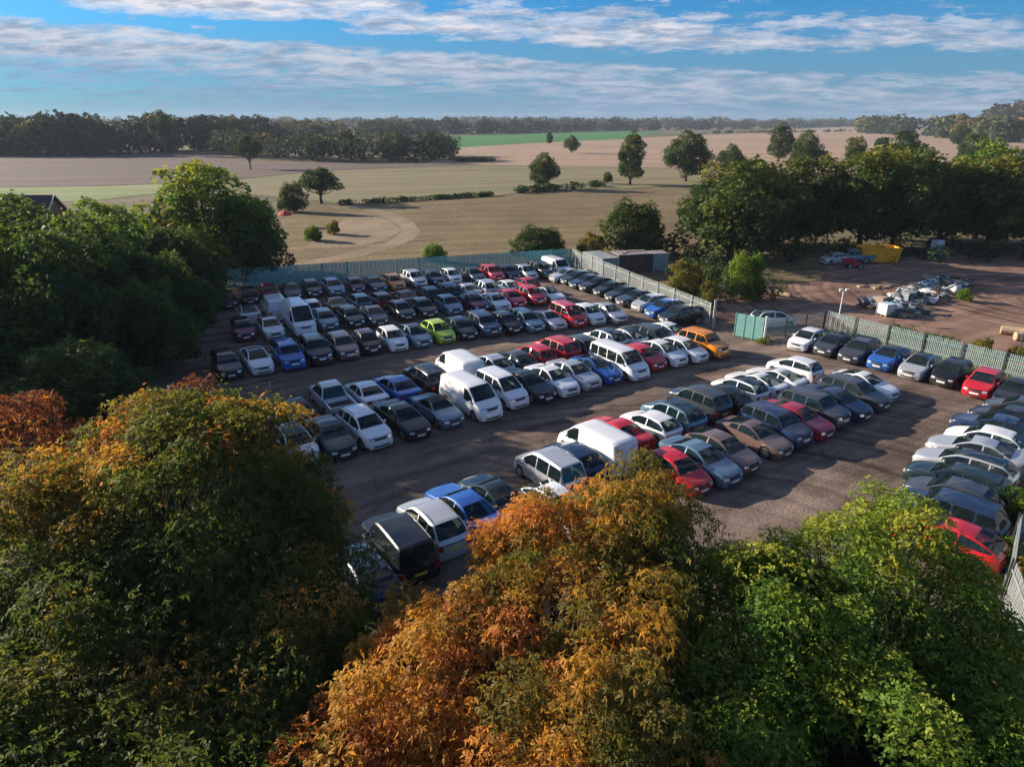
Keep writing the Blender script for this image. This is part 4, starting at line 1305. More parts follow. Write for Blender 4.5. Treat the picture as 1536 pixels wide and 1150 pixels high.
FT = [
    (815, 284, 229, 'round', 'rounded field tree casting a long shadow beside the hedge', 0.95),
    (945, 277, 202, 'tall', 'tall narrow field tree between two hedge gaps', 1.0),
    (1028, 272, 196, 'round', 'broad full field tree right of the tall narrow one', 1.05),
    (857, 230, 203, 'round', 'small dark round tree alone on the far soil field', 1.0),
    (824, 217, 199, 'tall', 'tiny far tree against the green crop field', 1.1),
    (1093, 266, 216, 'round', 'grey-green treetop just above the big tree by the yard', 0.9),
    (1167, 243, 189, 'tall', 'dark slim tree left of the golden-green pair', 1.25),
    (1205, 256, 196, 'round', 'golden-green tree right of the dark slim tree', 0.85),
    (1232, 256, 226, 'dark', 'short dark tree tucked against the golden-green tree', 0.9),
    (1276, 262, 205, 'airy', 'thin sparse tree rising above the dark tree belt', 0.8),
    (1345, 258, 196, 'oak', 'flat-topped spreading oak above the dark tree belt', 1.15),
    (1455, 262, 200, 'dark', 'blue-green tree near the right edge above the belt', 0.9),
    (1437, 220, 186, 'round', 'round tree on the far field near the right edge', 1.0),
    (376, 254, 203, 'oak', 'dark open-crowned tree at the end of the left wood', 0.75),
    (482, 305, 252, 'oak', 'lone spreading oak by the field track', 1.35),
    (441, 319, 272, 'bush', 'rounded green tree left of the lone oak', 0.85),
    (945, 383, 297, 'bush', 'wide rounded green tree behind the fence corner', 1.0),
    (805, 389, 337, 'bush', 'low spreading tree behind the green fence', 1.35),
    (250, 234, 166, 'oak', 'tall pine rising above the left wood', 0.55),
]
for i, (px, b, t, key, label, wide) in enumerate(FT):
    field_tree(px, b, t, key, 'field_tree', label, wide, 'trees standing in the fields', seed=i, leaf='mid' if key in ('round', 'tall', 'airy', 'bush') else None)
for i, (px, b, t, key, label, wide) in enumerate([
    (885, 388, 347, 'olive_bush', 'yellowing bush left of the wide rounded tree', 0.85),
    (652, 394, 365, 'bush', 'small bright bush behind the green fence', 1.15),
    (1110, 449, 377, 'bush', 'bright green shrub at the near side of the yard', 0.78),
    (1026, 452, 388, 'olive_bush', 'olive shrub between the diagonal fence and the yard', 0.90),
    (1062, 462, 420, 'olive_bush', 'small brown-green shrub right of the olive shrub', 0.8),
    (912, 276, 258, 'dark', 'small dark thorn bush at the hedge end', 1.0),
    (1470, 532, 506, 'olive_bush', 'yellow-green weed clump beyond the right-hand fence', 1.3),
    (1530, 540, 518, 'olive_bush', 'yellow weed clump at the right edge beyond the fence', 1.3),
    (1445, 452, 432, 'bush', 'green weeds at the end of the scrap heap', 1.0),
    (500, 352, 330, 'olive_bush', 'scrubby bush by the worn track bend', 1.2),
    (470, 362, 338, 'bush', 'pale green scrub left of the worn track bend', 1.2),
]):
    field_tree(px, b, t, key, 'shrub', label, wide, category='shrub', seed=40 + i)

# the dark belt of trees behind the scrap yard, and the trees left of the lot: metres
BELT = [
    (28.0, 87.0, 12.6, 'dark', 'largest dark round tree left of the yard belt', 1.31),
    (34.5, 99.0, 11.6, 'airy', 'airy tree second from left in the dark belt', 1.14),
    (41.0, 98.0, 12.4, 'dark', 'dark tree third from left in the dark belt', 1.08),
    (48.5, 95.0, 13.6, 'airy', 'tall tree with open trunk behind the orange skip', 1.14),
    (54.5, 97.0, 13.0, 'dark', 'dark tree right of the orange skip', 1.03),
    (61.5, 98.0, 12.0, 'airy', 'airy tree behind the stacked white tanks', 1.14),
    (68.0, 97.0, 12.6, 'dark', 'dark tree right of the stacked white tanks', 1.14),
    (75.5, 98.0, 12.4, 'airy', 'bright-topped tree second from the right edge of the belt', 1.20),
    (83.0, 97.0, 14.2, 'round', 'bright green tree at the right edge of the belt', 1.14),
    (90.0, 92.0, 14.0, 'dark', 'dark tree cut off by the right edge', 1.14),
    (29.5, 101.0, 9.6, 'round', 'round treetop peeping behind the belt on the left', 1.03),
    (58.0, 104.0, 13.5, 'dark', 'dark treetop peeping behind the belt in the middle', 1.03),
    (72.0, 106.0, 14.2, 'round', 'round green treetop behind the belt on the right', 1.03),
]
for i, (x, y, h, key, label, wide) in enumerate(BELT):
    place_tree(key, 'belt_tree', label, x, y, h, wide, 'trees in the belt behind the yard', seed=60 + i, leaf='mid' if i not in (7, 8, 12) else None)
LEFT = [
    (-32.5, 73.5, 13.0, 'airy', 'tall green tree at the left end of the back fence', 1.15),
    (-29.0, 75.6, 9.4, 'dark', 'darker tree at the right foot of the tall green tree', 0.95),
    (-40.0, 66.0, 10.0, 'round', 'broad green tree left of the tall green tree', 1.2),
    (-46.0, 61.5, 8.8, 'bush', 'sunlit yellow-green tree in front of the house', 0.95),
    (-35.0, 58.0, 9.4, 'round', 'green tree right at the lot edge in the left grove', 1.15),
    (-41.0, 54.0, 11.6, 'dark', 'dark tree in the middle of the left grove', 1.2),
    (-53.0, 60.0, 10.2, 'round', 'green tree at the left photo edge below the house', 0.9),
    (-32.0, 50.0, 10.7, 'dark', 'dark tree at the lot edge beside the black estate car', 0.95),
    (-38.0, 45.0, 12.2, 'round', 'leafy tree above the russet treetop', 1.15),
    (-29.5, 42.0, 10.8, 'dark', 'dark tree shading the left end of the aisle', 0.95),
    (-46.5, 48.0, 13.0, 'dark', 'tall tree at the left edge shading the lot', 1.1),
    (-32.0, 36.0, 9.6, 'dark', 'dark tree just behind the russet treetop', 1.1),
    (-27.6, 52.0, 7.6, 'dark', 'dark tree leaning over the first car of the single row', 1.0),
    (-25.8, 45.5, 7.0, 'dark', 'low dark tree left of the middle aisle', 1.1),
    (-31.0, 62.5, 8.0, 'dark', 'dark tree beside the first cars of the second double row', 0.95),
    (-23.5, 33.5, 6.2, 'dark', 'short dark tree behind the big olive autumn tree', 1.15),
]
for i, (x, y, h, key, label, wide) in enumerate(LEFT):
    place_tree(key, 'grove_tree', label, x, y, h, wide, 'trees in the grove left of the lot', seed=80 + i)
place_tree('olive_bush', 'shrub', 'yellow-topped shrub showing behind the left grove', -42.0, 84.0, 8.2, 1.2, None, 'shrub', 95)


def leaf_mass(name, label, items, cards, size, mat, tint0, seed, category='wood'):
    """A far wood that reads as one mass: many crowns of small leaf clumps."""
    rng = np.random.default_rng(seed)
    Vs, Ts = [], []
    for (x, y, h, r) in items:
        n = int(cards * 1.1 * rng.uniform(0.8, 1.2))
        d = unit(rng.normal(0, 1, (n, 3)) + np.array([0, 0, 0.25]))
        rr = 0.65 + 0.4 * rng.random(n) ** 0.7
        lump = 1 + 0.16 * np.sin(d[:, 0] * 5 + x) * np.sin(d[:, 1] * 4 + y) + 0.1 * np.sin(d[:, 2] * 7 + x)
        pos = np.stack([x + d[:, 0] * r * rr * lump, y + d[:, 1] * r * rr * lump, h * 0.55 + d[:, 2] * h * 0.46 * rr * lump], axis=1)
        V = leaf_geometry(rng, pos, d, 0.80 * size * rng.uniform(0.6, 1.4, n) * (h / 14), TWO, 0.36, 0.15)
        Vs.append(V)
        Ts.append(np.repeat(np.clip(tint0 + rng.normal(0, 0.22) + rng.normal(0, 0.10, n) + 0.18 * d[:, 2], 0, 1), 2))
    V = np.concatenate(Vs); T = np.concatenate(Ts)
    nf = len(V) // 4
    me = np_mesh(name, V, np.arange(nf * 4), np.full(nf, 4), mat, False, T)
    return tag(obj(name, me), label, category, kind='stuff')


def wood_items(rng, line, n, depth, h0, h1, r0, r1):
    """Crowns spread along a line of photo sightings, up to depth metres behind it."""
    pts = [ground_at(x, y) for x, y in line]
    out = []
    for i in range(n):
        t = rng.random() * (len(pts) - 1)
        k = int(t)
        p = pts[k].lerp(pts[min(k + 1, len(pts) - 1)], t - k)
        away = Vector((p.x, p.y, 0)).normalized()
        p = p + away * depth * rng.random() ** 1.4
        out.append((p.x, p.y, rng.uniform(h0, h1), rng.uniform(r0, r1)))
    return out


rw = random.Random(5)
leaf_mass('left_wood', 'long dark wood along the far side of the left field', wood_items(rw, [(-420, 232), (0, 234), (170, 234), (330, 226), (400, 216)], 170, 60, 12, 20, 5, 8), 120, 2.6, LEAF['wood'], 0.30, 31)
leaf_mass('copse', 'rounded copse jutting into the fields left of centre', wood_items(rw, [(330, 232), (420, 242), (520, 243), (600, 243), (684, 240)], 85, 45, 8, 12.5, 4, 7), 130, 2.1, LEAF['wood'], 0.38, 32)
leaf_mass('middle_wood', 'lighter wood behind the copse', wood_items(rw, [(300, 212), (420, 216), (560, 210), (640, 206)], 120, 160, 11, 17, 6, 10), 90, 3.2, LEAF['wood'], 0.50, 33)
leaf_mass('horizon_wood', 'thin blue line of woodland along the horizon', wood_items(rw, [(-500, 193), (200, 192), (600, 193), (800, 192), (1000, 192), (1300, 190), (2000, 192)], 330, 900, 15, 24, 14, 30), 70, 6.0, LEAF['wood'], 0.22, 34)
leaf_mass('far_wood', 'band of far woodland behind the green crop field', wood_items(rw, [(560, 200), (700, 202), (820, 199), (960, 196), (1130, 194), (1290, 190)], 210, 120, 11, 19, 8, 14), 90, 4.2, LEAF['wood'], 0.30, 35)
leaf_mass('right_wood', 'autumn-tinted wood rising at the upper right', wood_items(rw, [(1290, 200), (1400, 206), (1500, 214), (1700, 216), (1900, 220)], 120, 90, 14, 22, 7, 11)
          + wood_items(rw, [(1480, 199), (1560, 199), (1800, 199)], 40, 40, 30, 40, 10, 15), 110, 3.2, LEAF['wood'], 0.50, 36)
leaf_mass('field_hedge', 'low dark hedge across the field towards the lone oak', wood_items(rw, [(515, 308), (600, 303), (680, 298), (742, 294)], 70, 1.0, 0.7, 1.15, 0.7, 1.2), 50, 6.0, LEAF['dark'], 0.30, 37, 'hedge')
leaf_mass('field_hedge', 'short thick hedge under the rounded field tree', wood_items(rw, [(772, 291), (840, 286), (912, 279)], 50, 1.5, 1.0, 2.0, 0.8, 1.4), 50, 4.6, LEAF['dark'], 0.30, 38, 'hedge')
leaf_mass('field_hedge', 'thin dark hedge line right of the copse', wood_items(rw, [(684, 243), (712, 243), (738, 243)], 26, 2, 1.5, 2.2, 1.4, 2.2), 50, 5.0, LEAF['dark'], 0.30, 39, 'hedge')
leaf_mass('field_hedge', 'hedge line crossing the far soil field on the right', wood_items(rw, [(1040, 201), (1180, 199.5), (1290, 197)], 60, 6, 2.0, 4.0, 2, 4), 40, 7.0, LEAF['wood'], 0.25, 40, 'hedge')
leaf_mass('undergrowth', 'dark undergrowth along the foot of the tree belt', [(x, 89.5 + 3 * math.sin(x), rw.uniform(1.2, 2.6), rw.uniform(1.0, 1.8)) for x in np.linspace(19, 92, 70)]
          + [(18.5 + rw.random() * 9, 66 + rw.random() * 17, rw.uniform(1.0, 2.2), rw.uniform(0.9, 1.5)) for _ in range(34)], 110, 2.6, LEAF['dark'], 0.28, 41, 'undergrowth')
leaf_mass('ivy_bank', 'dark ivy bank between the right-hand fence and the yard', [(ground_at(px, 503 + (px - 1340) * 0.22).x, ground_at(px, 503 + (px - 1340) * 0.22).y, rw.uniform(0.5, 0.9), rw.uniform(0.5, 0.9)) for px in np.linspace(1342, 1425, 22)], 120, 3.0, LEAF['dark'], 0.55, 42, 'ivy')
leaf_mass('undergrowth', 'shaded undergrowth below the grove left of the lot', [(-28 - rw.random() * 22, 34 + rw.random() * 40, rw.uniform(1.0, 2.6), rw.uniform(1.0, 1.9)) for _ in range(90)], 90, 2.6, LEAF['dark'], 0.25, 43, 'undergrowth')
leaf_mass('weeds', 'straggling yellow-green weeds along the right-hand fence and gate', [(20.4 + rw.uniform(-.4, .6), 52.9 + rw.uniform(-.5, .4), rw.uniform(.2, .4), rw.uniform(.25, .5)) for _ in range(16)]
          + [(27.2 + 18.8 * t - 0.3 + rw.uniform(-.25, .1), 56.4 - 27.3 * t + rw.uniform(-.2, .2), rw.uniform(.18, .42), rw.uniform(.2, .45)) for t in np.linspace(0, 1, 60)]
          + [(27.9 + 18.8 * t + rw.uniform(0, 1.2), 56.9 - 27.3 * t + rw.uniform(-.2, .8), rw.uniform(.2, .5), rw.uniform(.25, .6)) for t in np.linspace(0, 1, 70)], 26, 5.5, LEAF['yellow'], 0.40, 44, 'weeds')
leaf_mass('undergrowth', 'dark undergrowth beneath the big foreground trees', [(x + rw.uniform(-.4, .4), 17.2 + rw.uniform(-2.4, 1.4), rw.uniform(1.2, 2.2), rw.uniform(0.9, 1.4)) for x in np.linspace(-12, 15, 46)]
          + [(x + rw.uniform(-.4, .4), 12 + rw.uniform(-3, 2), rw.uniform(1.0, 1.9), rw.uniform(0.9, 1.4)) for x in np.linspace(-11, 14, 36)], 120, 2.0, LEAF['dark'], 0.35, 45, 'undergrowth')


# ------------------------------------------------------------------ fences, gate, sheds, yard things
M['teal_steel'] = pmat('teal_fence_paint', (0.15, 0.44, 0.42), 0.45, 0.1, var=0.2)
M['galv'] = pmat('galvanised_steel', (0.36, 0.40, 0.40), 0.45, 0.35, var=0.2)
M['galv_green'] = pmat('weathered_galvanised', (0.25, 0.34, 0.33), 0.5, 0.2, var=0.2)
M['gate_green'] = pmat('gate_green', (0.20, 0.42, 0.38), 0.5, var=0.12)
M['post_dark'] = pmat('dark_post', (0.045, 0.055, 0.055), 0.6)
M['white_paint'] = pmat('white_paint', (0.72, 0.72, 0.70), 0.5, var=0.1)
M['yellow_paint'] = pmat('yellow_paint', (0.62, 0.50, 0.03), 0.5)
M['container_w'] = pmat('container_pale', (0.27, 0.29, 0.29), 0.55, var=0.25, vscale=1.2)
M['container_b'] = pmat('container_brown', (0.085, 0.045, 0.035), 0.65, var=0.3, vscale=1.5)
M['sheetmetal'] = pmat('sheet_roof', (0.28, 0.26, 0.24), 0.6, var=0.3, vscale=0.8)
M['timber'] = pmat('timber', (0.36, 0.25, 0.16), 0.8, var=0.3)
M['log_end'] = pmat('log_wood', (0.50, 0.36, 0.22), 0.8, var=0.25)
M['skip_yellow'] = pmat('skip_orange', (0.80, 0.38, 0.012), 0.5, var=0.15, vscale=1.5)
M['bag_white'] = pmat('bulk_bag_white', (0.50, 0.51, 0.51), 0.85, var=0.2, vscale=4, bump=0.7, bscale=8)
M['bag_grey'] = pmat('bulk_bag_grey', (0.20, 0.22, 0.23), 0.85, var=0.3, vscale=4, bump=0.7, bscale=8)
M['bag_tan'] = pmat('bulk_bag_tan', (0.42, 0.32, 0.25), 0.85, var=0.3, vscale=4, bump=0.7, bscale=8)
M['drum_blue'] = pmat('drum_blue', (0.02, 0.20, 0.28), 0.5)
M['tank_white'] = pmat('tank_white', (0.62, 0.66, 0.68), 0.5)
M['machine_red'] = pmat('machine_red', (0.42, 0.025, 0.05), 0.5)
M['machine_blue'] = pmat('machine_blue', (0.10, 0.30, 0.45), 0.45)
M['roof_tile'] = pmat('brown_roof_tile', (0.075, 0.052, 0.048), 0.85, var=0.3, vscale=2, bump=0.5, bscale=6)
M['brick'] = pmat('brick_wall', (0.27, 0.13, 0.09), 0.85, var=0.3, vscale=5)
M['canopy_orange'] = pmat('orange_canvas', (0.50, 0.075, 0.025), 0.8)
M['dark_glass'] = pmat('window_glass', (0.02, 0.025, 0.03), 0.08)
M['stone'] = pmat('rubble_stone', (0.30, 0.27, 0.25), 0.9, var=0.3)


def palisade(name, label, path, h, mat, post_mat, pitch=0.15, wide=0.036):
    """Palisade fence: posts, two rails per bay, pointed pales."""
    root = empty(name, (path[0][0], path[0][1], 0))
    tag(root, label, 'fence', 'palisade fences round the lot')
    o = Vector((path[0][0], path[0][1]))
    pm = MB(); pm.box((0, 0, h / 2), (0.10, 0.06, h)); post_mesh = pm.mesh('post', post_mat)
    V, F, C = [], [], []
    for a, b in zip(path[:-1], path[1:]):
        a, b = Vector(a) - o, Vector(b) - o
        d = b - a; ln = d.length; d.normalize(); n = Vector((-d.y, d.x)); ang = math.atan2(d.y, d.x)
        nb = max(1, round(ln / 2.75))
        for i in range(nb + 1):
            p = a + d * ln * i / nb
            obj('post', post_mesh, root, (p.x - n.x * 0.07, p.y - n.y * 0.07, 0), (0, 0, ang))
        for z in (0.4, h - 0.42):
            mb = MB(); c = (a + b) / 2 - n * 0.03
            mb.box((c.x, c.y, z), (ln, 0.04, 0.05), rz=ang)
            mb.build('rail', mat, root)
        k = int(ln / pitch)
        for i in range(k):
            p = a + d * (i + 0.5) * pitch
            w, hh = wide, h + random.uniform(-0.015, 0.015)
            base = len(V)
            lean = random.uniform(-0.008, 0.008)
            for t, z, off in ((-1, 0.06, 0), (0, 0.06, 0.018), (1, 0.06, 0), (-1, hh - 0.10, 0), (0, hh, 0.018), (1, hh - 0.10, 0)):
                q = p + d * (w * t + lean * z) + n * off
                V.append((q.x, q.y, z))
            F += [base, base + 1, base + 4, base + 3, base + 1, base + 2, base + 5, base + 4]
            C += [4, 4]
    tag(obj('pales', np_mesh('pales', V, F, C, mat), root), kind='stuff')
    return root


A0, A1 = (-31.6, 71.3), (7.4, 84.0)
H1 = (17.4, 57.2)
palisade('palisade_fence', 'teal palisade fence behind the back row of cars', [(-34.0, 66.5), A0, A1], 2.25, M['teal_steel'], M['teal_steel'], 0.15, 0.058)
palisade('palisade_fence', 'pale grey palisade fence running diagonally past the shed', [A1, H1], 2.25, M['galv'], M['galv'])
palisade('palisade_fence', 'grey-green palisade fence along the right-hand row and scrap yard', [(20.9, 53.4), (27.2, 56.6), (46.0, 29.2)], 1.75, M['galv_green'], M['post_dark'], 0.13, 0.036)
fr0, fr1, fr2 = ground_at(1552, 768), ground_at(1512, 838), ground_at(1500, 912)
palisade('palisade_fence', 'short bright fence seen end-on at the lower right edge', [(fr0.x + 4, fr0.y + 5.2), (fr0.x, fr0.y), (fr1.x, fr1.y), (fr2.x, fr2.y), (fr2.x - 1.2, fr2.y - 2.6)], 2.2, M['galv'], M['post_dark'], 0.13)


def gate():
    p0, p1 = Vector((18.75, 54.5)), Vector((20.55, 53.0))
    root = empty('sheet_gate', (p0.x, p0.y, 0), math.atan2(p1.y - p0.y, p1.x - p0.x))
    tag(root, 'pale green sheet steel gate standing open at the yard entrance', 'gate')
    ln = (p1 - p0).length
    for i in range(3):
        mb = MB(); mb.box((ln * (i + 0.5) / 3, 0, 1.08), (ln / 3 - 0.05, 0.03, 1.9)); mb.build('panel', M['gate_green'], root)
    for i in range(4):
        mb = MB(); mb.box((ln * i / 3, 0, 1.06), (0.06, 0.08, 2.1)); mb.build('stile', M['gate_green'], root)
    for z in (0.12, 1.05, 2.02):
        mb = MB(); mb.box((ln / 2, 0.028, z), (ln + 0.04, 0.05, 0.05)); mb.build('rail', M['gate_green'], root)


gate()


def posts_and_lamps():
    p = (20.72, 52.9)
    r = empty('gate_post', (*p, 0)); tag(r, 'white gate post with a yellow foot at the green gate', 'post')
    mb = MB(); mb.box((0, 0, 1.25), (0.16, 0.16, 1.9)); mb.build('shaft', M['white_paint'], r)
    mb = MB(); mb.box((0, 0, 0.15), (0.18, 0.18, 0.30)); mb.build('foot', M['yellow_paint'], r)
    r = empty('gate_post', (17.65, 56.9, 0)); tag(r, 'pale square post at the end of the diagonal fence', 'post')
    mb = MB(); mb.box((0, 0, 1.25), (0.18, 0.18, 2.5)); mb.build('shaft', M['galv'], r)
    mb = MB(); mb.box((0, 0, 2.53), (0.22, 0.22, 0.06)); mb.build('cap', M['galv'], r)
    g = ground_at(1258, 478)
    r = empty('floodlight_post', (g.x, g.y, 0)); tag(r, 'slim white floodlight post beside the scrap heap', 'lamp post')
    mb = MB(); mb.tube([(0, 0, 0), (0, 0, 2.6)], [0.06, 0.05], 8); mb.build('pole', M['white_paint'], r)
    mb = MB(); mb.box((0, 0, 2.58), (0.7, 0.06, 0.06)); mb.build('cross_arm', M['white_paint'], r)
    for s in (-1, 1):
        mb = MB(); mb.box((s * 0.28, -0.05, 2.72), (0.26, 0.14, 0.20), rx=0.3); mb.build('floodlight', M['white_paint'], r)
    for px, row, lab in ((1522, 548, 'thin dark pole rising behind the right-hand fence'),):
        g = ground_at(px, row)
        r = empty('pole', (g.x, g.y, 0)); tag(r, lab, 'pole')
        mb = MB(); mb.tube([(0, 0, 0), (0, 0, 3.0)], 0.045, 6); mb.build('shaft', M['post_dark'], r)
        mb = MB(); mb.box((0, 0, 3.05), (0.10, 0.10, 0.10)); mb.build('cap', M['white_paint'], r)


posts_and_lamps()


def corrugated(mb, a, b, z0, z1, pitch=0.28, depth=0.05):
    """A corrugated wall from a to b."""
    a, b = Vector(a), Vector(b)
    d = b - a; ln = d.length; d.normalize(); n = Vector((d.y, -d.x))
    k = max(2, int(ln / pitch) * 2)
    vs_, fs_ = [], []
    for i in range(k + 1):
        for e in (0.0, 0.5):
            if i == k and e: continue
            t = min(1, (i + e) / k)
            q = a + d * ln * t + n * (depth if i % 2 else 0)
            vs_ += [(q.x, q.y, z0), (q.x, q.y, z1)]
    for i in range(len(vs_) // 2 - 1):
        fs_.append((2 * i, 2 * i + 2, 2 * i + 3, 2 * i + 1))
    mb.add(vs_, fs_)


def container(name, label, x, y, rz, L, W, H, mat, roof_mat, open_end=False):
    r = empty(name, (x, y, 0), rz)
    tag(r, label, 'container')
    for s, nm in ((-1, 'side_panel'), (1, 'side_panel')):
        mb = MB(); corrugated(mb, (-L / 2, s * W / 2), (L / 2, s * W / 2), 0.12, H - 0.06); mb.build(nm, mat, r)
    mb = MB(); corrugated(mb, (-L / 2, -W / 2 + 0.05), (-L / 2, W / 2 - 0.05), 0.12, H - 0.06); mb.build('end_panel', mat, r)
    for s in (-1, 1):
        mb = MB(); mb.box((L / 2, s * W / 4, H / 2), (0.06, W / 2 - 0.04, H - 0.22))
        d = mb.build('door', mat, r)
        mb = MB(); mb.tube([(L / 2 + 0.05, s * 0.25, 0.2), (L / 2 + 0.05, s * 0.25, H - 0.2)], 0.025, 5); mb.build('lock_bar', M['galv'], d)
    mb = MB(); mb.box((0, 0, H - 0.01), (L + 0.06, W + 0.06, 0.07)); mb.build('roof', roof_mat, r)
    for sx in (-1, 1):
        for sy in (-1, 1):
            mb = MB(); mb.box((sx * (L / 2 - 0.02), sy * (W / 2 - 0.0), H / 2 - 0.03), (0.14, 0.14, H - 0.06)); mb.build('corner_post', mat, r)
    mb = MB(); mb.box((0, 0, 0.09), (L, W, 0.14)); mb.build('base_frame', M['post_dark'], r)
    return r


fdir = math.atan2(H1[1] - A1[1], H1[0] - A1[0])
container('shipping_container', 'pale steel container behind the diagonal fence', 10.6, 80.4, fdir, 5.0, 2.2, 2.1, M['container_w'], M['container_w'])
container('shipping_container', 'dark brown container right of the pale one', 14.3, 80.8, fdir + 1.45, 4.2, 2.6, 2.3, M['container_b'], M['sheetmetal'])
container('shipping_container', 'light corrugated hut at the right end of the brown container', 17.6, 81.6, fdir + 1.45, 1.9, 2.0, 2.2, M['galv_green'], M['sheetmetal'])
for i, (x, y, rz, ln) in enumerate([(14.2, 80.9, 0.5, 3.0), (14.8, 81.4, 0.15, 2.4), (13.6, 80.4, 0.9, 2.0)]):
    mb = MB(); mb.box((0, 0, 0.06), (ln, 0.16, 0.08)); o = mb.build('roof_plank', M['timber'])
    o.location = (x, y, 2.30); o.rotation_euler = (0, 0, rz)
    tag(o, 'loose timber plank lying on the brown container roof', 'plank', 'planks on the brown container')


def rounded_bag(seed, mat):
    """A slumped bulk bag: bulging sides, puckered top and four loop stubs."""
    rnd = random.Random(seed)
    n, rows = 16, 7
    v, fcs = [], []
    for j in range(rows):
        t = j / (rows - 1)
        z = 0.95 * t
        bul = 1.0 + 0.16 * math.sin(math.pi * min(1, t * 1.15)) - (0.25 * max(0, t - 0.8) / 0.2)
        for k in range(n):
            a = 2 * math.pi * k / n
            q = max(abs(math.cos(a)), abs(math.sin(a)))
            r = 0.46 / q ** 0.9 * bul * rnd.uniform(0.86, 1.10)
            v.append((r * math.cos(a), r * math.sin(a), z + rnd.uniform(-0.04, 0.04) * (t > 0)))
    for j in range(rows - 1):
        for k in range(n):
            fcs.append((j * n + k, j * n + (k + 1) % n, (j + 1) * n + (k + 1) % n, (j + 1) * n + k))
    v.append((0, 0, 0.90)); c = len(v) - 1
    for k in range(n):
        fcs.append(((rows - 1) * n + k, (rows - 1) * n + (k + 1) % n, c))
    me = bpy.data.meshes.new('bag_body')
    me.from_pydata(v, [], fcs); me.update()
    me.polygons.foreach_set('use_smooth', np.ones(len(me.polygons), dtype=bool))
    me.materials.append(mat)
    lp = MB()
    for a in (0.8, 2.35, 3.9, 5.5):
        x, y = 0.5 * math.cos(a), 0.5 * math.sin(a)
        lp.tube([(x, y, 0.86), (x * 1.15, y * 1.15, 1.04), (x * 0.8, y * 0.8, 1.06), (x * 0.85, y * 0.85, 0.88)], 0.022, 4)
    return me, lp.mesh('lifting_loops', mat)


BAGS = [rounded_bag(i, M[m]) for i, m in enumerate(('bag_white', 'bag_white', 'bag_grey', 'bag_tan', 'bag_white'))]
COLN = ['white', 'white', 'grey', 'tan', 'white']


def bent_panel(seed, mat):
    """A scrap car door or bonnet: a bowed, folded sheet with a window cut and a lip."""
    rnd = random.Random(seed)
    nx, ny, L_, W_ = 6, 4, 1.25, 0.9
    v, fcs = [], []
    for side in (0, 0.03):
        for i in range(nx + 1):
            for j in range(ny + 1):
                x, y = (i / nx - 0.5) * L_, (j / ny - 0.5) * W_
                z = 0.16 * math.cos(x * 2.2) * math.cos(y * 1.8) + rnd.uniform(-0.03, 0.03) - side
                v.append((x * (1 - 0.15 * (j == ny)), y, z))
    m = (nx + 1) * (ny + 1)
    for s_ in (0, 1):
        for i in range(nx):
            for j in range(ny):
                if 1 <= i < nx - 1 and j == ny - 2: continue
                a = s_ * m + i * (ny + 1) + j
                q = (a, a + ny + 1, a + ny + 2, a + 1)
                fcs.append(q if s_ == 0 else q[::-1])
    me = bpy.data.meshes.new('panel_skin')
    me.from_pydata(v, [], fcs); me.update(); me.materials.append(mat)
    return me


def heap():
    rnd = random.Random(12)
    panels = [bent_panel(50 + i, PAINT[c][1]) for i, c in enumerate(('white', 'silver', 'grey', 'steel', 'grey', 'silver'))]
    pcol = ['white', 'silver', 'dark grey', 'blue-grey', 'dark grey', 'silver']
    c0, c1 = ground_at(1322, 466), ground_at(1430, 424)
    d = (c1 - c0); ln = d.length; d.normalize(); n = Vector((-d.y, d.x, 0))
    for i in range(15):
        for j in range(5):
            t = (i + rnd.uniform(-0.3, 0.3)) / 14
            p = c0 + d * ln * t + n * ((j - 2.0) * 0.80 + rnd.uniform(-0.2, 0.2))
            u = rnd.random()
            if u < 0.40:
                k = rnd.choice((0, 1, 4, 2, 2, 3) if i > 3 else (2, 2, 3, 0))
                s = rnd.uniform(0.55, 0.9)
                r = empty('bulk_bag', (p.x, p.y, 0.02), 0); r.scale = (s, s * rnd.uniform(0.8, 1.1), s * rnd.uniform(0.55, 0.95))
                r.rotation_euler = (rnd.uniform(-.25, .25), rnd.uniform(-.25, .25), rnd.uniform(0, 6.28))
                tag(r, 'slumped %s bulk bag in the scrap heap beside the floodlight post' % COLN[k], 'bag', 'bulk bags in the yard heap')
                obj('bag_body', BAGS[k][0], r); obj('lifting_loops', BAGS[k][1], r)
            elif u < 0.86:
                k = rnd.randrange(6)
                for z in ((0.22, 0.48) if rnd.random() < 0.6 else (0.3,)):
                    r = obj('scrap_sheet', panels[k], None, (p.x + rnd.uniform(-.3, .3), p.y + rnd.uniform(-.3, .3), z + rnd.uniform(0, 0.25)),
                            (rnd.uniform(-.6, .6), rnd.uniform(-.6, .6), rnd.uniform(0, 6.28)))
                    tag(r, 'bent %s car panel tossed on the scrap heap in the yard' % pcol[k], 'car panel', 'car panels on the yard heap')
            else:
                r = empty('scrap_metal', (p.x, p.y, 0), rnd.uniform(0, 3)); tag(r, 'dark scrap frame with a grey casing in the yard heap', 'scrap', 'scrap frames at the heap')
                mb = MB()
                for q in range(5):
                    mb.box((rnd.uniform(-.3, .3), rnd.uniform(-.3, .3), 0.12 + 0.13 * q), (1.2, 0.07, 0.07), rz=rnd.uniform(0, 3), rx=0.2, ry=rnd.uniform(-.3, .3))
                mb.build('bars', M['post_dark'], r)
                mb = MB(); mb.box((0, 0, 0.3), (0.7, 0.5, 0.45), rz=0.4, rx=0.2, taper=0.8); mb.build('casing', M['bag_grey'], r)


heap()


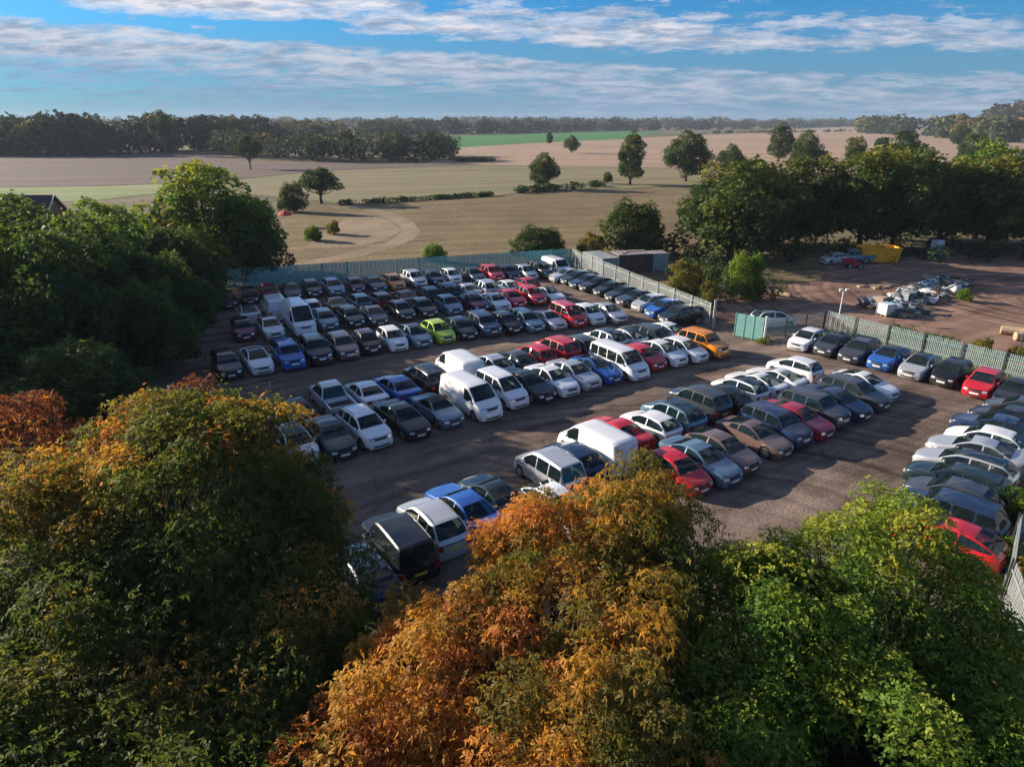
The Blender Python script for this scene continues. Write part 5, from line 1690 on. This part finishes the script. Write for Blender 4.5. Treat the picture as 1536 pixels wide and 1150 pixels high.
def crate(px, row, s, mat, label, rz=0.4, z=0.0, name='crate', cat='crate', cage=True):
    g = ground_at(px, row) if isinstance(px, (int, float)) else px
    r = empty(name, (g[0], g[1], z), rz); tag(r, label, cat)
    mb = MB(); mb.box((0, 0, s[2] / 2 + 0.12), (s[0] * 0.94, s[1] * 0.94, s[2] - 0.12)); mb.build('tank' if cage else 'box', mat, r)
    mb = MB()
    for sx in (-1, 1):
        for sy in (-1, 1):
            mb.box((sx * s[0] * 0.49, sy * s[1] * 0.49, s[2] / 2 + 0.06), (0.05, 0.05, s[2] - 0.02))
    for zz in (0.35, 0.65, 0.95):
        for sy in (-1, 1):
            mb.box((0, sy * s[1] * 0.495, zz * s[2]), (s[0], 0.03, 0.04))
            mb.box((sy * s[0] * 0.495, 0, zz * s[2]), (0.03, s[1], 0.04))
    mb.build('cage', M['galv'] if cage else mat, r)
    for k in (-1, 0, 1):
        mb = MB(); mb.box((0, k * s[1] * 0.4, 0.05), (s[0], 0.12, 0.10)); mb.build('pallet_runner', M['timber'], r)
    return r


crate(1327, 473, (1.1, 1.1, 1.1), M['tank_white'], 'white caged tank at the near end of the scrap heap')
crate(1318, 461, (1.3, 1.0, 1.0), M['bag_tan'], 'tan wooden box left of the white caged tank', 0.7, cage=False)
crate(1362, 452, (1.1, 0.9, 0.9), M['bag_grey'], 'grey box standing in the scrap heap', 0.3, cage=False)
crate(1402, 386, (1.2, 1.0, 1.1), M['tank_white'], 'lower white tank of the stack under the tree belt', 0.2)
crate(ground_at(1402, 386), 0, (1.2, 1.0, 1.1), M['tank_white'], 'upper white tank stacked under the tree belt', 0.28, 1.1)
crate(1413, 388, (1.0, 0.9, 1.0), M['machine_blue'], 'blue caged tank beside the white tank stack', 0.5)


def drum(px, row, mat, label, lying=False, rz=0.0):
    g = ground_at(px, row)
    r = empty('steel_drum', (g.x, g.y, 0.0), rz); tag(r, label, 'drum')
    mb = MB()
    zs = [0, 0.02, 0.29, 0.30, 0.32, 0.33, 0.58, 0.59, 0.61, 0.62, 0.86, 0.88]
    rs = [0.29, 0.30, 0.285, 0.30, 0.30, 0.285, 0.285, 0.30, 0.30, 0.285, 0.30, 0.29]
    mb.tube([(0, 0, z) for z in zs], rs, 14); mb.build('shell', mat, r, False)
    mb = MB(); mb.tube([(0.15, 0, 0.87), (0.15, 0, 0.90)], 0.04, 8); mb.build('bung', M['post_dark'], r)
    return r


drum(1338, 466, M['drum_blue'], 'blue drum beside the white caged tank')
drum(1342, 468, M['drum_blue'], 'blue drum on the right of its twin in the heap')


def skip():
    g = (ground_at(1286, 392) + ground_at(1342, 394)) / 2
    r = empty('skip', (g.x, g.y, 0), RAD(-4)); tag(r, 'big orange-yellow steel skip under the tree belt', 'skip')
    L, W, H = 4.9, 2.2, 1.95
    mb = MB()
    o = [(-L / 2 + 0.25, -W / 2 + 0.1, 0.15), (L / 2 - 0.25, -W / 2 + 0.1, 0.15), (L / 2 - 0.25, W / 2 - 0.1, 0.15), (-L / 2 + 0.25, W / 2 - 0.1, 0.15),
         (-L / 2, -W / 2, H), (L / 2, -W / 2, H), (L / 2, W / 2, H), (-L / 2, W / 2, H)]
    i_ = [(x * 0.95, y * 0.93, z + (0.1 if z < 1 else 0.0)) for x, y, z in o]
    mb.add(o + i_, [(0, 3, 2, 1), (0, 1, 5, 4), (1, 2, 6, 5), (2, 3, 7, 6), (3, 0, 4, 7), (8, 9, 10, 11), (8, 12, 13, 9), (9, 13, 14, 10), (10, 14, 15, 11), (11, 15, 12, 8),
                    (4, 5, 13, 12), (5, 6, 14, 13), (6, 7, 15, 14), (7, 4, 12, 15)])
    mb.build('shell', M['skip_yellow'], r)
    for k in range(6):
        x = -L / 2 + 0.45 + k * (L - 0.9) / 5
        for s in (-1, 1):
            mb = MB(); mb.box((x, s * (W / 2 + 0.0), H / 2 + 0.05), (0.10, 0.10, H - 0.25)); mb.build('rib', M['skip_yellow'], r)
    for s in (-1, 1):
        mb = MB(); mb.box((0, s * (W / 2 + 0.02), H + 0.02), (L + 0.1, 0.12, 0.10)); mb.build('rim', M['skip_yellow'], r)
        mb = MB(); mb.box((0, s * 0.6, 0.08), (L - 0.6, 0.12, 0.14)); mb.build('skid', M['post_dark'], r)


skip()


def mini_digger():
    g = ground_at(1281, 402)
    r = empty('small_dumper', (g.x, g.y, 0), RAD(170)); tag(r, 'low red site dumper in front of the orange skip', 'dumper')
    mb = MB(); mb.box((0, 0, 0.55), (1.5, 0.9, 0.35), taper=0.9); mb.build('chassis', M['machine_red'], r)
    mb = MB(); mb.add([(0.3, -.5, .7), (1.3, -.5, .6), (1.3, .5, .6), (.3, .5, .7), (.15, -.6, 1.15), (1.55, -.6, 1.05), (1.55, .6, 1.05), (.15, .6, 1.15)],
                      [(0, 1, 2, 3), (0, 4, 5, 1), (1, 5, 6, 2), (2, 6, 7, 3), (3, 7, 4, 0)]); mb.build('hopper', M['machine_red'], r)
    mb = MB(); mb.box((-0.35, 0, 0.85), (0.4, 0.45, 0.12)); mb.box((-0.55, 0, 1.05), (0.1, 0.45, 0.4)); mb.build('seat', M['plastic'], r)
    if 0.315 not in WHEELS: WHEELS[0.315] = wheel_meshes(0.315)
    for x in (-0.55, 0.65):
        for s in (-1, 1):
            w = obj('wheel', WHEELS[0.315][0], r, (x, s * 0.62, 0.315), (0, 0, 0 if s > 0 else math.pi)); obj('rim', WHEELS[0.315][1], w)


mini_digger()


def logs():
    rnd = random.Random(3)
    def log(p, rz, ln, rad, label, group, z=0):
        r = empty('log', (p.x, p.y, z + rad), rz); tag(r, label, 'log', group)
        mb = MB(); mb.tube([(-ln / 2, 0, 0), (0, 0.02, 0.01), (ln / 2, 0, 0)], [rad, rad * 0.96, rad * 0.9], 12, caps=False); mb.build('bark', M['log_end'], r, True)
        for s in (-1, 1):
            mb = MB(); mb.tube([(s * ln / 2 * 0.995, 0, 0), (s * ln / 2, 0, 0)], rad * (0.98 if s < 0 else 0.9), 12); mb.build('cut_end', M['timber'], r)
    a = ground_at(1153, 441)
    for i in range(3):
        log(a + Vector((0.25 * i, -0.5 * i, 0)), RAD(-35), 2.6, 0.28, 'sawn log in the stack beside the bright green shrub', 'logs beside the green shrub', 0.0 if i < 2 else 0.0)
    b = ground_at(1524, 503)
    for i in range(5):
        log(b + Vector((rnd.uniform(-1, 2), -0.7 * i + rnd.uniform(-.2, .2), 0)), RAD(-25 + rnd.uniform(-15, 15)), 1.8, rnd.uniform(0.3, 0.42),
            'thick sawn log in the pile at the right edge of the yard', 'logs at the right edge of the yard')
    for i, (px, row) in enumerate([(1300, 430), (1310, 431), (1322, 432), (1330, 429)]):
        g = ground_at(px, row)
        mb = MB(); mb.box((0, 0, 0.08), (2.2, 0.5, 0.14)); o = mb.build('timber_board', M['timber'])
        o.location = (g.x, g.y, 0.0); o.rotation_euler = (0, 0, rnd.uniform(-0.6, 0.6))
        tag(o, 'pale board dumped on the earth behind the scrap heap', 'board', 'boards dumped in the yard')
    for i in range(5):
        g = ground_at(1160 + i * 6, 513 + rnd.uniform(-1, 1.5))
        mb = MB(); s = rnd.uniform(0.2, 0.34)
        mb.box((0, 0, s * 0.45), (s * 1.5, s * 1.1, s * 0.9), rz=rnd.random(), rx=0.2, taper=0.7)
        o = mb.build('rubble_block', M['stone']); o.location = (g.x, g.y, 0)
        tag(o, 'pale stone in the rubble below the gate post', 'stone', 'rubble by the gate')
    for i, (px, row) in enumerate([(1340, 474), (1352, 476), (1375, 474), (1390, 470)]):
        g = ground_at(px, row)
        r = empty('scrap_metal', (g.x, g.y, 0), rnd.uniform(0, 3)); tag(r, 'low dark scrap frame at the near foot of the heap', 'scrap', 'scrap frames at the heap')
        mb = MB()
        for k in range(4):
            mb.box((rnd.uniform(-.4, .4), rnd.uniform(-.4, .4), 0.15 + 0.12 * k), (1.4, 0.08, 0.08), rz=rnd.uniform(0, 3), rx=0.2)
        mb.build('bars', M['post_dark'], r)
        mb = MB(); mb.box((0, 0, 0.25), (0.8, 0.5, 0.35), rz=0.4, taper=0.8); mb.build('casing', M['bag_grey'], r)


logs()
g = ground_at(1168, 497)
place_car('hatch', 'white', g.x, g.y + 1.6, 8, 'white hatchback in the yard behind the green gate', 'vehicles in the scrap yard')
g = ground_at(1277, 394)
place_car('pickup', 'steel', g.x, g.y, 185, 'blue-grey pickup truck beside the orange skip', 'vehicles in the scrap yard')
g = ground_at(1262, 396)
place_car('mini', 'silver', g.x - 1.2, g.y, 200, 'silver city car left of the blue-grey pickup in the yard', 'vehicles in the scrap yard')


def house(label, x, y, rz, L, W, eave, ridge):
    r = empty('house', (x, y, 0), rz); tag(r, label, 'house')
    mb = MB()
    mb.add([(-L / 2, -W / 2, 0), (L / 2, -W / 2, 0), (L / 2, W / 2, 0), (-L / 2, W / 2, 0), (-L / 2, -W / 2, eave), (L / 2, -W / 2, eave), (L / 2, W / 2, eave), (-L / 2, W / 2, eave),
            (-L / 2, 0, ridge - 0.1), (L / 2, 0, ridge - 0.1)], [(0, 1, 5, 4), (1, 2, 6, 9, 5), (2, 3, 7, 6), (3, 0, 4, 8, 7)])
    mb.build('wall', M['brick'], r)
    ov = 0.4
    for s in (-1, 1):
        mb = MB()
        e, rg = (s * (W / 2 + ov), eave - ov * (ridge - eave) / (W / 2)), (0, ridge)
        p = [(-L / 2 - ov, e[0], e[1]), (L / 2 + ov, e[0], e[1]), (L / 2 + ov, 0, ridge), (-L / 2 - ov, 0, ridge)]
        mb.add(p + [(a, b, c + 0.12) for a, b, c in p], [(0, 1, 2, 3), (4, 5, 6, 7), (0, 1, 5, 4), (1, 2, 6, 5), (2, 3, 7, 6), (3, 0, 4, 7)])
        o = mb.build('roof', M['roof_tile'], r)
        for ex in (-1, 1):
            mb = MB()
            q0, q1 = Vector((ex * (L / 2 + ov), e[0], e[1] + 0.10)), Vector((ex * (L / 2 + ov), 0, ridge + 0.10))
            mb.tube([q0, q1], 0.09, 4); mb.build('barge_board', M['white_paint'], o)
    for cx in (-L / 2 + 1.0,):
        mb = MB(); mb.box((cx, 0, ridge + 0.45), (0.8, 0.6, 1.3)); c = mb.build('chimney', M['brick'], r)
        mb = MB(); mb.tube([(cx, 0, ridge + 1.1), (cx, 0, ridge + 1.5)], 0.12, 8); mb.build('chimney_pot', M['brick'], c)
    for k in (-1, 0, 1):
        mb = MB(); mb.box((k * L / 3.4, -W / 2 - 0.02, eave * 0.62), (1.2, 0.10, 1.1)); w = mb.build('window', M['white_paint'], r)
        mb = MB(); mb.box((k * L / 3.4, -W / 2 - 0.06, eave * 0.62), (1.0, 0.06, 0.9)); mb.build('pane', M['dark_glass'], w)


house('brown-roofed house behind the grove at the left edge', -62.5, 86.0, RAD(4), 10.5, 8.0, 4.8, 8.3)


def parasol():
    g = ground_at(430, 340)
    r = empty('garden_parasol', (g.x, g.y, 0)); tag(r, 'orange-red garden canopy beside the grove and the rounded tree', 'parasol')
    mb = MB(); mb.tube([(0, 0, 0), (0, 0, 2.7)], 0.035, 6); mb.build('pole', M['white_paint'], r)
    v = [(0, 0, 2.8)]; n = 8
    for j, (rr, z) in enumerate(((0.6, 2.60), (1.05, 2.25), (1.2, 1.9))):
        v += [(rr * math.cos(2 * math.pi * k / n), rr * math.sin(2 * math.pi * k / n), z) for k in range(n)]
    fcs = [(0, 1 + k, 1 + (k + 1) % n) for k in range(n)]
    for j in range(2):
        fcs += [(1 + j * n + k, 1 + (j + 1) * n + k, 1 + (j + 1) * n + (k + 1) % n, 1 + j * n + (k + 1) % n) for k in range(n)]
    mb = MB(); mb.add(v, fcs); mb.build('canopy', M['canopy_orange'], r)
    mb = MB(); mb.tube([(0, 0, 0), (0, 0, 0.08)], 0.35, 10); mb.build('base', M['stone'], r)


parasol()
for px, row, lab in ((368, 232, 'white farm building seen among the trees of the middle wood'),):
    g = ground_at(392, 226)
    r = empty('farm_building', (g.x, g.y, 0), 0.2); tag(r, lab, 'building')
    mb = MB(); mb.box((0, 0, 2.0), (16, 8, 4.0)); mb.build('wall', M['white_paint'], r)
    mb = MB(); mb.add([(-8.4, -4.4, 4), (8.4, -4.4, 4), (8.4, 4.4, 4), (-8.4, 4.4, 4), (-8.4, 0, 6.2), (8.4, 0, 6.2)], [(0, 1, 5, 4), (2, 3, 4, 5), (0, 4, 3), (1, 2, 5)]); mb.build('roof', M['sheetmetal'], r)

# ------------------------------------------------------------------ the air between here and the horizon
hm, ht, ho = new_mat('haze_air')
pv = N(ht, 'ShaderNodeVolumePrincipled')
pv.inputs['Color'].default_value = (0.62, 0.72, 0.88, 1)
pv.inputs['Density'].default_value = 0.00013
pv.inputs['Anisotropy'].default_value = 0.1
ht.links.new(pv.outputs[0], ho.inputs['Volume'])
mb = MB(); mb.box((0, 1450, 22.0), (6400, 3400, 46.2))
tag(mb.build('haze', hm), 'thin pale haze over the fields', 'haze', kind='stuff')
